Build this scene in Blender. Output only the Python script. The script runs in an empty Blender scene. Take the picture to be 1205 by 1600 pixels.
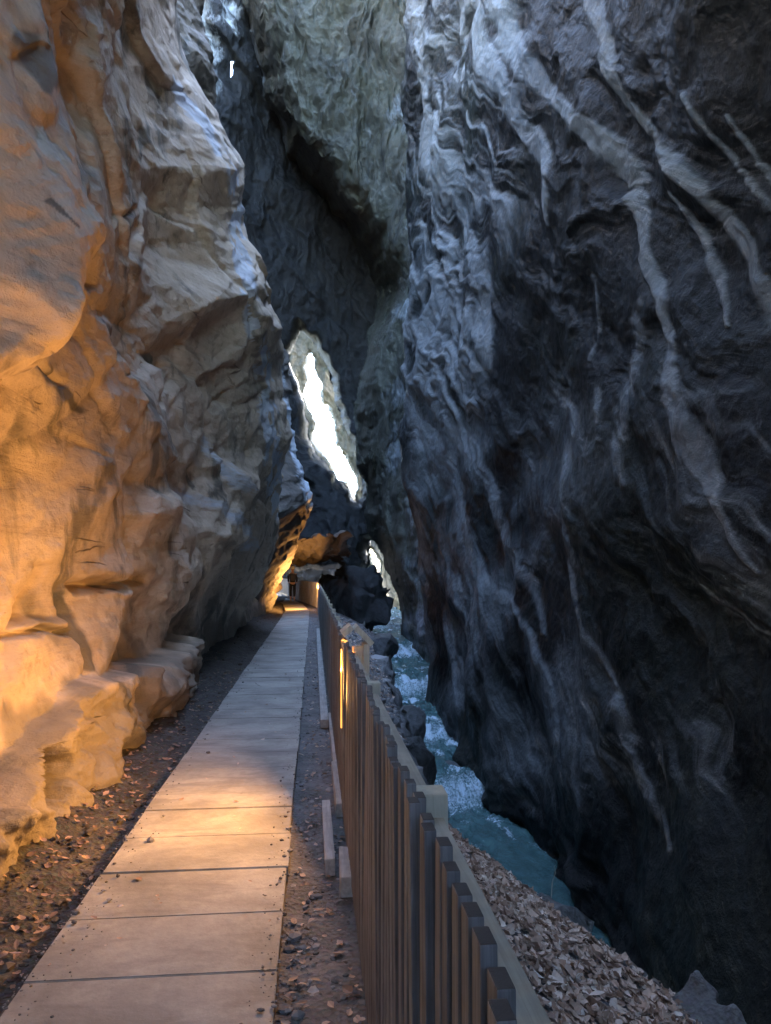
import bpy, bmesh, math, random
import numpy as np
from mathutils import Vector, Matrix
random.seed(7)
RNG = np.random.default_rng(11)
C = bpy.context.scene.collection
scn = bpy.context.scene

# ------------------------------------------------------------------ camera
CAM_H = 1.55
F = 1164.0                     # focal length in pixels of the 1205x1600 photograph
PITCH = math.atan(94/F)
YAW = math.atan(113/F*math.cos(PITCH))
cam_d = bpy.data.cameras.new('camera')
cam = bpy.data.objects.new('camera', cam_d); C.objects.link(cam)
cam.location = (0, 0, CAM_H)
cam.rotation_euler = (math.pi/2+PITCH, 0, -YAW)
cam_d.sensor_fit = 'VERTICAL'; cam_d.sensor_height = 36; cam_d.lens = 36*F/1600
cam_d.clip_start = 0.05; cam_d.clip_end = 3000
scn.camera = cam

# ------------------------------------------------------------------ sky, sun, exposure
SUN_EL, SUN_AZ = math.radians(35), math.radians(78)     # azimuth measured from +Y towards +X
w = bpy.data.worlds.new('World'); scn.world = w; w.use_nodes = True
nt = w.node_tree; bgn = nt.nodes['Background']
sk = nt.nodes.new('ShaderNodeTexSky'); sk.sky_type = 'NISHITA'; sk.sun_disc = False
sk.sun_elevation = SUN_EL; sk.sun_rotation = SUN_AZ
sk.air_density = 1.0; sk.dust_density = 1.6; sk.ozone_density = 1.2
nt.links.new(sk.outputs[0], bgn.inputs[0]); bgn.inputs[1].default_value = 0.15
sd = bpy.data.lights.new('sun', 'SUN'); sd.energy = 3.5; sd.angle = math.radians(.5); sd.color = (1, .94, .84)
so = bpy.data.objects.new('sun', sd); C.objects.link(so)
sdir = Vector((math.sin(SUN_AZ)*math.cos(SUN_EL), math.cos(SUN_AZ)*math.cos(SUN_EL), math.sin(SUN_EL)))
so.rotation_euler = (-sdir).to_track_quat('-Z', 'Y').to_euler()
scn.view_settings.view_transform = 'Standard'; scn.view_settings.look = 'None'
scn.view_settings.exposure = 4.8; scn.view_settings.gamma = 1
scn.cycles.use_denoising = True
scn.cycles.max_bounces = 6; scn.cycles.diffuse_bounces = 4; scn.cycles.glossy_bounces = 3
scn.cycles.sample_clamp_indirect = 6
scn.cycles.use_fast_gi = False

# ------------------------------------------------------------------ maths helpers
def project_dir():
    cp, sp, cy, sy = math.cos(PITCH), math.sin(PITCH), math.cos(YAW), math.sin(YAW)
    fwd = np.array([sy*cp, cy*cp, sp]); right = np.array([cy, -sy, 0.]); up = np.array([-sy*sp, -cy*sp, cp])
    return fwd, right, up
FWD, RIGHT, UP = project_dir()
def ray(px, py):
    px = np.asarray(px, float); py = np.asarray(py, float)
    d = FWD[None]*F + np.atleast_1d(px-602.5)[..., None]*RIGHT - np.atleast_1d(py-800.)[..., None]*UP
    return d
def at(px, py, Y):
    """world point seen at photo pixel (px,py) at distance Y along the gorge"""
    d = ray(px, py); s = np.atleast_1d(Y)/d[..., 1]
    p = d*s[..., None]; p[..., 2] += CAM_H
    return p
def at1(px, py, Y): return at([px], [py], [Y])[0]
def pix(P):
    Q = P - np.array([0, 0, CAM_H]); f = Q@FWD; f = np.where(f > .05, f, .05)
    return 602.5 + (Q@RIGHT)/f*F, 800 - (Q@UP)/f*F
def ground_at(px, py, Z=0.):
    d = ray([px], [py])[0]; s = (Z-CAM_H)/d[2]; return d*s + np.array([0, 0, CAM_H])

def _hash(ix, iy, iz, seed):
    with np.errstate(over='ignore'):
        h = ix.astype(np.uint32)*np.uint32(374761393) + iy.astype(np.uint32)*np.uint32(668265263) + iz.astype(np.uint32)*np.uint32(2147483647-5) + np.uint32((seed*2654435761) % 4294967296)
        h = (h ^ (h >> np.uint32(13)))*np.uint32(1274126177)
        h = h ^ (h >> np.uint32(16)); h = h*np.uint32(2246822519); h = h ^ (h >> np.uint32(15))
    return h
def noise(p, seed=0):
    p = p.astype(np.float32); shp = p.shape[:-1]; p = p.reshape(-1, 3)
    i = np.floor(p).astype(np.int64); f = p - i; u = f*f*f*(f*(f*6-15)+10)
    out = np.zeros(len(p), np.float32)
    for dx in (0, 1):
        wx = u[:, 0] if dx else 1-u[:, 0]
        for dy in (0, 1):
            wy = u[:, 1] if dy else 1-u[:, 1]
            for dz in (0, 1):
                wz = u[:, 2] if dz else 1-u[:, 2]
                h = _hash(i[:, 0]+dx, i[:, 1]+dy, i[:, 2]+dz, seed)
                gx = ((h & 1023).astype(np.float32)/511.5-1); gy = (((h >> 10) & 1023).astype(np.float32)/511.5-1); gz = (((h >> 20) & 1023).astype(np.float32)/511.5-1)
                out += wx*wy*wz*(gx*(f[:, 0]-dx)+gy*(f[:, 1]-dy)+gz*(f[:, 2]-dz))
    return out.reshape(shp)*1.4
def fbm(p, o=4, seed=0, g=.5, lac=2.03):
    r = 0; a = 1
    for k in range(o):
        r = r + a*noise(p*(lac**k), seed+k*17); a *= g
    return r
def ridged(p, o=4, seed=0, g=.5):
    r = 0; a = 1
    for k in range(o):
        r = r + a*(1-2*np.abs(noise(p*(2.07**k), seed+k*31))); a *= g
    return r
def facets(u, v, seed=0, tilt=.6, jit=.9, sharp=22):
    """fractured rock: every Voronoi cell is a tilted plane of its own"""
    shp = u.shape; u = u.ravel(); v = v.ravel()
    iu = np.floor(u).astype(np.int64); iv = np.floor(v).astype(np.int64); z = np.zeros_like(iu)
    best = np.full(len(u), 1e9); val = np.zeros(len(u)); sec = np.full(len(u), 1e9); wsum = np.zeros(len(u))
    for a in (-1, 0, 1):
        for b in (-1, 0, 1):
            h = _hash(iu+a, iv+b, z, seed); h2 = _hash(iu+a, iv+b, z+1, seed)
            cu = iu+a+.5+jit*((h & 1023)/1023.-.5); cv = iv+b+.5+jit*(((h >> 10) & 1023)/1023.-.5)
            o = (((h >> 20) & 1023)/1023.-.5)
            gu = ((h2 & 1023)/511.5-1)*tilt; gv = (((h2 >> 10) & 1023)/511.5-1)*tilt
            du = u-cu; dv = v-cv; d = du*du+dv*dv
            hv = o + gu*du + gv*dv
            m = d < best
            sec = np.where(m, best, np.minimum(sec, d)); best = np.where(m, d, best)
            ww = np.exp(-sharp*d); val += ww*hv; wsum += ww
    return (val/(wsum+1e-12)).reshape(shp), (np.sqrt(sec)-np.sqrt(best)).reshape(shp)
def tri(u, v, seed=0):
    """piecewise planar noise: random heights joined by flat triangles with crisp edges"""
    s = (u+v)*.366; a = u+s; b = v+s; i = np.floor(a).astype(np.int64); j = np.floor(b).astype(np.int64); x = a-i; y = b-j; z = np.zeros_like(i)
    def hh(di, dj): return (_hash(i+di, j+dj, z, seed) & 4095)/2047.5-1
    h00, h11 = hh(0, 0), hh(1, 1)
    return np.where(x > y, h00*(1-x)+hh(1, 0)*(x-y)+h11*y, h00*(1-y)+hh(0, 1)*(y-x)+h11*x)
def trif(u, v, seed=0, o=3, g=.42, warp=.45):
    wu, wv = tri(u*.7, v*.7, seed+91), tri(u*.7+9, v*.7, seed+92); r = 0; am = 1; k = 1.
    for q in range(o):
        c, s = math.cos(q*1.1+.3), math.sin(q*1.1+.3); uu = u+warp*wu; vv = v+warp*wv
        r = r+am*tri((uu*c-vv*s)*k+q*7.7, (uu*s+vv*c)*k, seed+q); am *= g; k *= 2.15
    return r
def smooth(a, b, x):
    t = np.clip((x-a)/(b-a), 0, 1); return t*t*(3-2*t)
def seg_dist(x, y, pts, widths=None):
    """signed-less distance to a polyline, divided by local width if given"""
    best = np.full(x.shape, 1e9)
    for k in range(len(pts)-1):
        ax, ay = pts[k][:2]; bx, by = pts[k+1][:2]
        L = (bx-ax)**2+(by-ay)**2+1e-9
        t = np.clip(((x-ax)*(bx-ax)+(y-ay)*(by-ay))/L, 0, 1)
        d = np.hypot(x-ax-t*(bx-ax), y-ay-t*(by-ay))
        if widths is not None: d = d/(widths[k]*(1-t)+widths[k+1]*t)
        best = np.minimum(best, d)
    return best
def inside(x, y, poly):
    c = np.zeros(x.shape, bool); n = len(poly)
    for i in range(n):
        x1, y1 = poly[i]; x2, y2 = poly[(i+1) % n]
        if y1 == y2: continue
        m = ((y1 > y) != (y2 > y)) & (x < (x2-x1)*(y-y1)/(y2-y1)+x1)
        c ^= m
    return c
def poly_sd(x, y, poly):
    d = seg_dist(x, y, list(poly)+[poly[0]])
    return np.where(inside(x, y, poly), -d, d)     # negative inside
def rbf(pts, vals, q, lin=True):
    pts = np.array(pts, float); vals = np.array(vals, float); n = len(pts)
    ph = lambda r: np.where(r > 1e-9, r*r*np.log(r+1e-12), 0)
    K = ph(np.linalg.norm(pts[:, None]-pts[None], axis=-1)) + np.eye(n)*1e-3
    P = np.c_[np.ones(n), pts]; A = np.block([[K, P], [P.T, np.zeros((3, 3))]])
    s = np.linalg.solve(A, np.r_[vals, np.zeros(3)])
    out = np.zeros(len(q))
    for k in range(n): out += s[k]*ph(np.hypot(q[:, 0]-pts[k, 0], q[:, 1]-pts[k, 1]))
    return out + s[n] + s[n+1]*q[:, 0] + s[n+2]*q[:, 1]

# ------------------------------------------------------------------ mesh helpers
def link(name, me, mat, parent=None):
    o = bpy.data.objects.new(name, me); C.objects.link(o)
    if mat: me.materials.append(mat)
    if parent: o.parent = parent
    return o
def np_mesh(name, V, Fq, mat, attrs=None, smooth_=True, parent=None):
    me = bpy.data.meshes.new(name); V = np.asarray(V, np.float32); Fq = np.asarray(Fq, np.int32)
    k = Fq.shape[1]
    me.vertices.add(len(V)); me.vertices.foreach_set('co', V.ravel())
    me.loops.add(Fq.size); me.loops.foreach_set('vertex_index', Fq.ravel())
    me.polygons.add(len(Fq)); me.polygons.foreach_set('loop_start', np.arange(0, Fq.size, k, dtype=np.int32))
    me.polygons.foreach_set('loop_total', np.full(len(Fq), k, np.int32))
    me.polygons.foreach_set('use_smooth', np.full(len(Fq), smooth_))
    me.update(calc_edges=True); me.validate()
    for n, a in (attrs or {}).items():
        at_ = me.attributes.new(n, 'FLOAT', 'POINT'); at_.data.foreach_set('value', np.asarray(a, np.float32).ravel())
    return link(name, me, mat, parent)
def grid(name, P, mat, attrs=None, keep=None, flip=False):
    n, m = P.shape[:2]; idx = np.arange(n*m).reshape(n, m)
    q = np.stack([idx[:-1, :-1], idx[1:, :-1], idx[1:, 1:], idx[:-1, 1:]], -1).reshape(-1, 4)
    if flip: q = q[:, ::-1]
    V = P.reshape(-1, 3)
    if keep is not None:
        k = keep.ravel(); q = q[k[q].all(1)]
        used = np.unique(q); mp = np.full(len(V), -1); mp[used] = np.arange(len(used)); q = mp[q]; V = V[used]
        attrs = {n_: a.ravel()[used] for n_, a in (attrs or {}).items()}
    return np_mesh(name, V, q, mat, attrs)
def normals(P):
    du = np.gradient(P, axis=0); dv = np.gradient(P, axis=1); n = np.cross(du, dv)
    return n/(np.linalg.norm(n, axis=-1, keepdims=True)+1e-9)
def structure(o, label=None):
    o['kind'] = 'structure'
    if label: o['label'] = label
    return o
def tag(o, label, cat, group=None, kind=None):
    o['label'] = label; o['category'] = cat
    if group: o['group'] = group
    if kind: o['kind'] = kind
    return o
def empty(name, loc, rz=0):
    o = bpy.data.objects.new(name, None); C.objects.link(o); o.location = loc; o.rotation_euler = (0, 0, rz); o.empty_display_size = .1
    return o
class MB:
    def __init__(s): s.b = bmesh.new()
    def box(s, c, size, rot=None, bev=0, jitter=0):
        r = bmesh.ops.create_cube(s.b, size=1); vs = r['verts']
        M = Matrix.Translation(c) @ (rot.to_4x4() if rot else Matrix()) @ Matrix.Diagonal((*size, 1))
        bmesh.ops.transform(s.b, matrix=M, verts=vs)
        if jitter:
            for v in vs: v.co += Vector([random.uniform(-jitter, jitter) for _ in range(3)])
        if bev:
            es = list({e for v in vs for e in v.link_edges})
            bmesh.ops.bevel(s.b, geom=es, offset=bev, segments=2, affect='EDGES', profile=.6)
        return s
    def prism(s, pts, d):       # pts 3D polygon, d extrusion vector
        a = [s.b.verts.new(p) for p in pts]; b = [s.b.verts.new(Vector(p)+Vector(d)) for p in pts]
        s.b.faces.new(a[::-1]); s.b.faces.new(b)
        for i in range(len(a)): j = (i+1) % len(a); s.b.faces.new((a[i], a[j], b[j], b[i]))
        return s
    def build(s, name, mat, parent=None, smooth_=False):
        bmesh.ops.recalc_face_normals(s.b, faces=s.b.faces)
        me = bpy.data.meshes.new(name); s.b.to_mesh(me); s.b.free()
        if smooth_:
            for p in me.polygons: p.use_smooth = True
        return link(name, me, mat, parent)

# ------------------------------------------------------------------ materials
def new_mat(name):
    m = bpy.data.materials.new(name); m.use_nodes = True; nt = m.node_tree
    return m, nt, nt.nodes['Principled BSDF']
def N(nt, t, **kw):
    n = nt.nodes.new(t)
    for k, v in kw.items():
        if k.startswith('i_'): n.inputs[k[2:]].default_value = v
        else: setattr(n, k, v)
    return n
def ramp(nt, fac, stops):
    r = nt.nodes.new('ShaderNodeValToRGB'); e = r.color_ramp.elements
    while len(e) < len(stops): e.new(.5)
    for el, (p, c) in zip(e, stops): el.position = p; el.color = (*c, 1) if len(c) == 3 else c
    nt.links.new(fac, r.inputs[0]); return r.outputs[0]
def mixc(nt, fac, a, b, mode='MIX'):
    m = nt.nodes.new('ShaderNodeMix'); m.data_type = 'RGBA'; m.blend_type = mode
    for s, v in ((0, fac), (6, a), (7, b)):
        if isinstance(v, (int, float)): m.inputs[s].default_value = v
        elif isinstance(v, tuple): m.inputs[s].default_value = (*v, 1)
        else: nt.links.new(v, m.inputs[s])
    return m.outputs[2]
def mth(nt, op, a, b=None, clamp=False):
    m = nt.nodes.new('ShaderNodeMath'); m.operation = op; m.use_clamp = clamp
    for s, v in ((0, a), (1, b)):
        if v is None: continue
        if isinstance(v, (int, float)): m.inputs[s].default_value = v
        else: nt.links.new(v, m.inputs[s])
    return m.outputs[0]
def coords(nt, scale=(1, 1, 1), rot=(0, 0, 0), obj=False):
    if obj: c = N(nt, 'ShaderNodeTexCoord').outputs['Object']
    else: c = N(nt, 'ShaderNodeNewGeometry').outputs['Position']
    m = N(nt, 'ShaderNodeMapping'); m.inputs['Scale'].default_value = scale; m.inputs['Rotation'].default_value = rot
    nt.links.new(c, m.inputs[0]); return m.outputs[0]
def noise_n(nt, vec, scale, detail=6, rough=.55, dist=0, ntype='FBM'):
    n = N(nt, 'ShaderNodeTexNoise'); n.noise_type = ntype
    n.inputs['Scale'].default_value = scale; n.inputs['Detail'].default_value = detail
    n.inputs['Roughness'].default_value = rough; n.inputs['Distortion'].default_value = dist
    nt.links.new(vec, n.inputs['Vector']); return n.outputs['Fac']
def bump(nt, h, dist, strength=1, normal=None):
    b = N(nt, 'ShaderNodeBump'); b.inputs['Distance'].default_value = dist; b.inputs['Strength'].default_value = strength
    nt.links.new(h, b.inputs['Height'])
    if normal: nt.links.new(normal, b.inputs['Normal'])
    return b.outputs[0]
def attr(nt, name):
    a = N(nt, 'ShaderNodeAttribute', attribute_name=name); return a.outputs['Fac']

def rock_mat(name, dark, mid, light, stain_shade, rough=(.55, .8), strata=(1, .35, 3), srot=(0, 0, 0), big=.5, fine=6, bd=.03, bf=.006, pale=None, tint=None, spec=.35, flow=False, cracks=False):
    m, nt, B = new_mat(name)
    p = coords(nt); ps = coords(nt, strata, srot)
    if flow:
        cx = N(nt, 'ShaderNodeCombineXYZ'); nt.links.new(mth(nt, 'MULTIPLY', attr(nt, 'fa'), 3.2), cx.inputs[0]); nt.links.new(mth(nt, 'MULTIPLY', attr(nt, 'fb'), 1.6), cx.inputs[1]); ps = cx.outputs[0]
    n1 = noise_n(nt, p, big, 7, .6, .4); n2 = noise_n(nt, ps, 1.6, 8, .65, .12 if flow else .6); n3 = noise_n(nt, p, fine, 8, .65)
    c = ramp(nt, n1, [(.3, dark), (.5, mid), (.7, light)])
    c2 = ramp(nt, n2, [(.3, dark), (.52, mid), (.72, light)])
    c = mixc(nt, .55, c, c2)
    k = ramp(nt, n3, [(.27, (.45, .44, .43)), (.42, (.9, .9, .9)), (.65, (1.08, 1.08, 1.08))])
    c = mixc(nt, .8, c, k, 'MULTIPLY')
    st = ramp(nt, noise_n(nt, coords(nt, (1, 1, .5)), .9, 8, .6, 1.2), [(.56, (0, 0, 0)), (.64, (1, 1, 1))])
    c = mixc(nt, mth(nt, 'MULTIPLY', st, .7), c, stain_shade)
    if tint:
        tn = ramp(nt, noise_n(nt, p, .35, 5, .6, .5), [(.45, (0, 0, 0)), (.62, (1, 1, 1))])
        c = mixc(nt, mth(nt, 'MULTIPLY', tn, .75), c, tint)
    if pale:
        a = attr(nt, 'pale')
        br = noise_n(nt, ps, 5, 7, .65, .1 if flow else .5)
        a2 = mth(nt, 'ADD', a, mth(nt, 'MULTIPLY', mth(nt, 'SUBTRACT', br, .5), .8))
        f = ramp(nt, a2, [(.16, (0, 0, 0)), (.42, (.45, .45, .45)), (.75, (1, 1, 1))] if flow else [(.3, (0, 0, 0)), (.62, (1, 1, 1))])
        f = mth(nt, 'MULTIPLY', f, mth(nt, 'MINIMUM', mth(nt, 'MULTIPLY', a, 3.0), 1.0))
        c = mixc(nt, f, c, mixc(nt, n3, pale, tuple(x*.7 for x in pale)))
    if cracks:
        wn = N(nt, 'ShaderNodeTexNoise'); wn.inputs['Scale'].default_value = 1.4; wn.inputs['Detail'].default_value = 6; nt.links.new(p, wn.inputs['Vector'])
        va = N(nt, 'ShaderNodeVectorMath', operation='MULTIPLY_ADD'); va.inputs[1].default_value = (.35, .35, .35); nt.links.new(wn.outputs['Color'], va.inputs[0]); nt.links.new(ps, va.inputs[2])
        cv = N(nt, 'ShaderNodeTexVoronoi'); cv.feature = 'DISTANCE_TO_EDGE'; cv.inputs['Scale'].default_value = .75; nt.links.new(va.outputs[0], cv.inputs['Vector'])
        ck = ramp(nt, cv.outputs['Distance'], [(0, (1, 1, 1)), (.012, (0, 0, 0))])
        ck = mth(nt, 'MULTIPLY', ck, ramp(nt, noise_n(nt, p, 1.1, 4), [(.57, (0, 0, 0)), (.66, (1, 1, 1))]))
        c = mixc(nt, mth(nt, 'MULTIPLY', ck, .6), c, (.07, .055, .045))
    dk = attr(nt, 'stain_shade')
    c = mixc(nt, dk, c, stain_shade)
    nt.links.new(c, B.inputs['Base Color'])
    r = N(nt, 'ShaderNodeMapRange'); r.inputs['To Min'].default_value = rough[0]; r.inputs['To Max'].default_value = rough[1]
    nt.links.new(n2, r.inputs['Value']); nt.links.new(r.outputs[0], B.inputs['Roughness'])
    B.inputs['Specular IOR Level'].default_value = spec
    chip = N(nt, 'ShaderNodeTexVoronoi'); chip.inputs['Scale'].default_value = fine*1.3; nt.links.new(p, chip.inputs['Vector'])
    b1 = bump(nt, n2, bd); b2 = bump(nt, n3, bf*5, 1, b1)
    b2 = bump(nt, mth(nt, 'MULTIPLY', chip.outputs['Distance'], n3), bf*5, .8, b2)
    b3 = bump(nt, noise_n(nt, p, fine*5, 6, .75), bf*2.2, 1, b2)
    if cracks: b3 = bump(nt, ck, -.03, 1, b3)
    nt.links.new(b3, B.inputs['Normal'])
    return m
def sc(v, *c): return tuple(x*v for x in c)
M_left = rock_mat('tan_gorge_rock', (.40, .31, .23), (.56, .46, .355), (.65, .56, .455), (.075, .078, .07), strata=(1, .30, 3.6), srot=(.5, 0, 0), big=.6, bd=.03, bf=.005, pale=(.62, .66, .72), cracks=True)
M_mid = rock_mat('grey_brown_gorge_rock', (.07, .06, .052), (.12, .105, .09), (.19, .17, .15), (.04, .045, .045), strata=(1, .4, 2.4), srot=(.2, 0, 0), big=.25, fine=3, bd=.08, pale=(.65, .72, .80))
M_far = rock_mat('grey_green_gorge_rock', (.025, .027, .025), (.07, .074, .064), (.17, .175, .15), (.012, .014, .014), strata=(1, 1, .35), big=.25, fine=2.5, bd=.15, bf=.02, tint=(.068, .074, .056), pale=(.3, .35, .40))
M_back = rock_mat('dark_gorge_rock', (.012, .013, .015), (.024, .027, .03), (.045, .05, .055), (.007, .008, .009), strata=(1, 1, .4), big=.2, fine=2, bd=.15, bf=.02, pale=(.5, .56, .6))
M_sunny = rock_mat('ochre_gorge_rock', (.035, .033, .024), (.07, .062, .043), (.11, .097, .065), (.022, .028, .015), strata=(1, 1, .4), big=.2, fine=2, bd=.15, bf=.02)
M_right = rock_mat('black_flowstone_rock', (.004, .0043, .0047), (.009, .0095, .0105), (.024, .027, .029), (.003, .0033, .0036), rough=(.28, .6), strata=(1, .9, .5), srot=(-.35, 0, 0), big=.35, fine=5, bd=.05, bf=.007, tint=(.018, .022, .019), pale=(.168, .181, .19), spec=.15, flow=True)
M_wet = rock_mat('wet_bank_rock', (.03, .032, .035), (.07, .075, .08), (.15, .16, .17), (.02, .022, .025), rough=(.3, .6), big=1.2, fine=8, bd=.03, bf=.01)

# ------------------------------------------------------------------ LEFT WALL (near), X as a function of Y and Z
def build_left():
    pts = []   # (lnY, slope, X)
    def pp(px, py, Y):
        p = at1(px, py, Y); pts.append((math.log(Y), (p[2]-CAM_H)/Y, p[0]))
    def pw(X, Y, Z): pts.append((math.log(Y), (Z-CAM_H)/Y, X))
    ridge = [(255, -160, 13), (265, 0, 13.5), (300, 110, 14), (368, 260, 15), (376, 380, 16), (398, 490, 17), (420, 620, 18.5), (437, 790, 20), (441, 830, 20.5)]
    for (px, py, Y) in ridge:
        pp(px, py, Y); p = at1(px, py, Y)
        pw(p[0]-1.0, Y*1.12, p[2]*1.05); pw(p[0]-2.6, Y*1.3, p[2]*1.1)
    for Y in (11.5, 14, 17, 20, 24, 28): pw(-1.85, Y, -.3); pw(-1.8, Y, .8)
    pp(415, 868, 18); pp(372, 905, 14.5); pp(335, 975, 11.8)
    for Y, a in ((10, -1.95), (8, -1.98), (6, -2.0), (4.6, -2.02), (3.5, -2.1), (2.5, -2.2)):
        pw(a+.22, Y, .9); pw(a+.30, Y, -.3); pw(a+.16, Y, 2.4); pw(a+.05, Y, 3.8); pw(a-.1, Y, 5.5)
    pw(-2.25, 10, 8); pw(-2.4, 7, 7.5); pw(-2.5, 4.6, 7); pw(-3.0, 7, 11); pw(-3.2, 10, 13); pw(-3.0, 4.6, 10); pw(-2.6, 2.5, 9); pw(-8.0, 12, 18.5); pw(-9, 18, 26); pw(-6.5, 8, 13)
    pts = np.array(pts)
    nY, nS = 620, 900
    lnY = np.linspace(math.log(2.2), math.log(29), nY)
    s = np.concatenate([np.linspace(-.72, -.36, 60)[:-1], np.linspace(-.36, .95, nS-140), np.linspace(.95, 1.55, 82)[1:]])
    A, S = np.meshgrid(lnY, s, indexing='ij'); Y = np.exp(A); Z = CAM_H + S*Y
    q = np.c_[A.ravel(), S.ravel()]
    X = rbf(pts[:, :2], pts[:, 2], q).reshape(A.shape)
    X = np.clip(X, -12, 1)
    u, v = pix(np.stack([X, Y, Z], -1))
    P = np.stack([X, Y, Z], -1)
    # broad buckling, fractured facets, dipping strata
    wv = np.stack([fbm(P*.7, 3, 5), fbm(P*.7, 3, 55), X*0], -1)
    d = -.15 -.10*smooth(6.,10.,Z) + .08*fbm(P*np.array([.6, .45, .5]), 3, 3)
    yy = Y + .2*wv[..., 0]; zz = Z + .16*wv[..., 1]
    far = smooth(6, 13, Y)
    f1, e1 = facets(yy*.42+.3*zz, (zz-.35*yy)*.42, 21, .85, .9, 60); f2, e2 = facets(yy*.9+.5*zz, (zz-.4*yy)*.95, 22, .95, .9, 40); f3, e3 = facets(yy*2.1+zz, (zz-.4*yy)*2.3, 23, 1.)
    msk = .35+.65*smooth(-.2, .35, fbm(P*.45, 3, 91))
    yn = (Y+.08*wv[..., 0])*.55; zn = Z+.06*wv[..., 1]-.45*Y
    T1 = trif(yn*.5, zn*.5, 201, 2, .4); T2 = trif(yn*1.7+.4*zn, zn*1.25, 211, 2, .5); T3 = trif(yn*4.2+1.5*zn, zn*3.2, 221, 2, .5)
    d += .34*T1 + .085*T2*(.4+.6*msk) + .03*T3*(.2+.8*msk) + .16*f1 + .045*f2*msk
    cr = np.exp(-(e1/.035)**2)*smooth(-.1, .4, fbm(P*.8, 3, 92)); d -= .07*cr
    st = noise(np.stack([X*0, Y*.35, (Z-.45*Y)*3.2+.7*wv[..., 0]], -1), 7); d += (.006+.02*far)*(1-2*np.abs(st))
    sc_ = noise(np.stack([Y*1.2, X*0, (Z-.6*Y)*7+.5*wv[..., 1]], -1), 8); d += .010*(1-2*np.abs(sc_))*smooth(-.1, .4, fbm(P*.6, 3, 93))
    rg = smooth(.1, .6, fbm(P*.7, 3, 94)); d += (.004+.03*rg*rg)*ridged(P*np.array([2, 3, 3]), 4, 13) + .006*fbm(P*9, 4, 14)
    # --- features located on the face
    uw = u + 9*fbm(P*2.2, 3, 61); vw = v + 9*fbm(P*2.2, 3, 62)
    bulge = [(-400, -500), (88, -500), (95, 0), (112, 100), (142, 300), (132, 400), (96, 425), (90, 480), (62, 550), (-10, 603), (-400, 760)]
    sd_ = poly_sd(uw, vw, bulge); d += .08*(1-smooth(-55, 4, sd_)) * (1-smooth(-30, 10, sd_)*.0)
    d += .03*(1-smooth(-3, 5, sd_))
    def crack(pts_, wd, depth):
        nonlocal d
        d = d - depth*np.exp(-seg_dist(uw, vw, pts_)**2/wd**2)
    crack([(98, 0), (118, 90), (140, 200), (148, 330), (140, 390)], 10, .12)
    crack([(140, 395), (152, 440)], 11, .22)
    crack([(95, 430), (60, 560), (0, 610)], 7, .08)
    crack([(168, 916), (200, 912), (232, 904)], 9, .34); crack([(62, 990), (100, 986), (142, 988)], 5, .14)
    crack([(100, 985), (112, 930), (122, 880)], 5, .08); crack([(142, 915), (146, 980), (142, 1060)], 5, .12)
    crack([(250, 560), (275, 580), (290, 575)], 8, .15); crack([(205, 330), (190, 345)], 6, .08)
    crack([(270, 570), (220, 510), (235, 470)], 5, .05); crack([(130, 600), (100, 570)], 6, .10)
    crack([(0, 690), (18, 720), (12, 800), (30, 900)], 8, .10); crack([(40, 1080), (30, 1000), (60, 985)], 9, .14)
    crack([(20, 1210), (40, 1330)], 14, .22)
    # slab step: rock right of the line stands back a little
    for poly, h in (([(146, 925), (240, 925), (330, 985), (250, 1060), (150, 1080)], -.10), ([(200, 590), (300, 560), (390, 640), (360, 740), (240, 720)], .10),
                    ([(0, 700), (60, 720), (80, 820), (60, 1060), (0, 1000)], -.09), ([(350, 700), (430, 760), (400, 860), (300, 840)], .12)):
        sd2 = poly_sd(uw, vw, poly); d += h*(1-smooth(-12, 5, sd2))
    # masonry-like rock ledge along the foot
    top = .62 + .05*np.sin(Y*1.3) - .02*(Y-7) + .06*noise(np.stack([Y*2.5, Y*0, Y*0], -1), 71)
    top = top - .34*smooth(6.2, 4.2, Y) + .07*T2 + .07*fbm(np.stack([Y*1.5, Z*0, Z*0], -1), 3, 73)
    led = (1-smooth(-.02, .05, Z-top))*(1-smooth(10.4, 10.8, Y))
    ledX = -1.58 + .13*T2 + .08*T3 + .08*fbm(P*2, 4, 72)+.035*ridged(P*5, 3, 74) - .05*np.clip(Z, 0, 1)
    d *= (.55+.45*smooth(0, 1.3, Z))
    X2 = X + d
    X2 = np.where(led > 0, X2*(1-led) + np.maximum(ledX, X2)*led, X2)
    # dark notch in the ledge
    un, vn = pix(np.stack([X2, Y, Z], -1))
    nn = (1-smooth(3, 20, np.abs(un-92+2*noise(P*4, 5))))*(1-smooth(25, 55, np.abs(vn-1215))); X2 = X2 - .30*nn
    P = np.stack([X2, Y, Z], -1)
    u, v = pix(P)
    # skylight along the far edge painted as pale colour, and blue-grey patches low on the left
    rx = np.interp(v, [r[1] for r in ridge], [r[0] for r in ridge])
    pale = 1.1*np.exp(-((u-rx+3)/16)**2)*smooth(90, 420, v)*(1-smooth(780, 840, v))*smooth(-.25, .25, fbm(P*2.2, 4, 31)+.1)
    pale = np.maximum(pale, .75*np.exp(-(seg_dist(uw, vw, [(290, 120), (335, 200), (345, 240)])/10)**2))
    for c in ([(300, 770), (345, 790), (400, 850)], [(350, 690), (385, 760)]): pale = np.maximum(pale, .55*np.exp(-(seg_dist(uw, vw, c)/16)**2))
    stain_shade = np.zeros_like(X)
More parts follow.
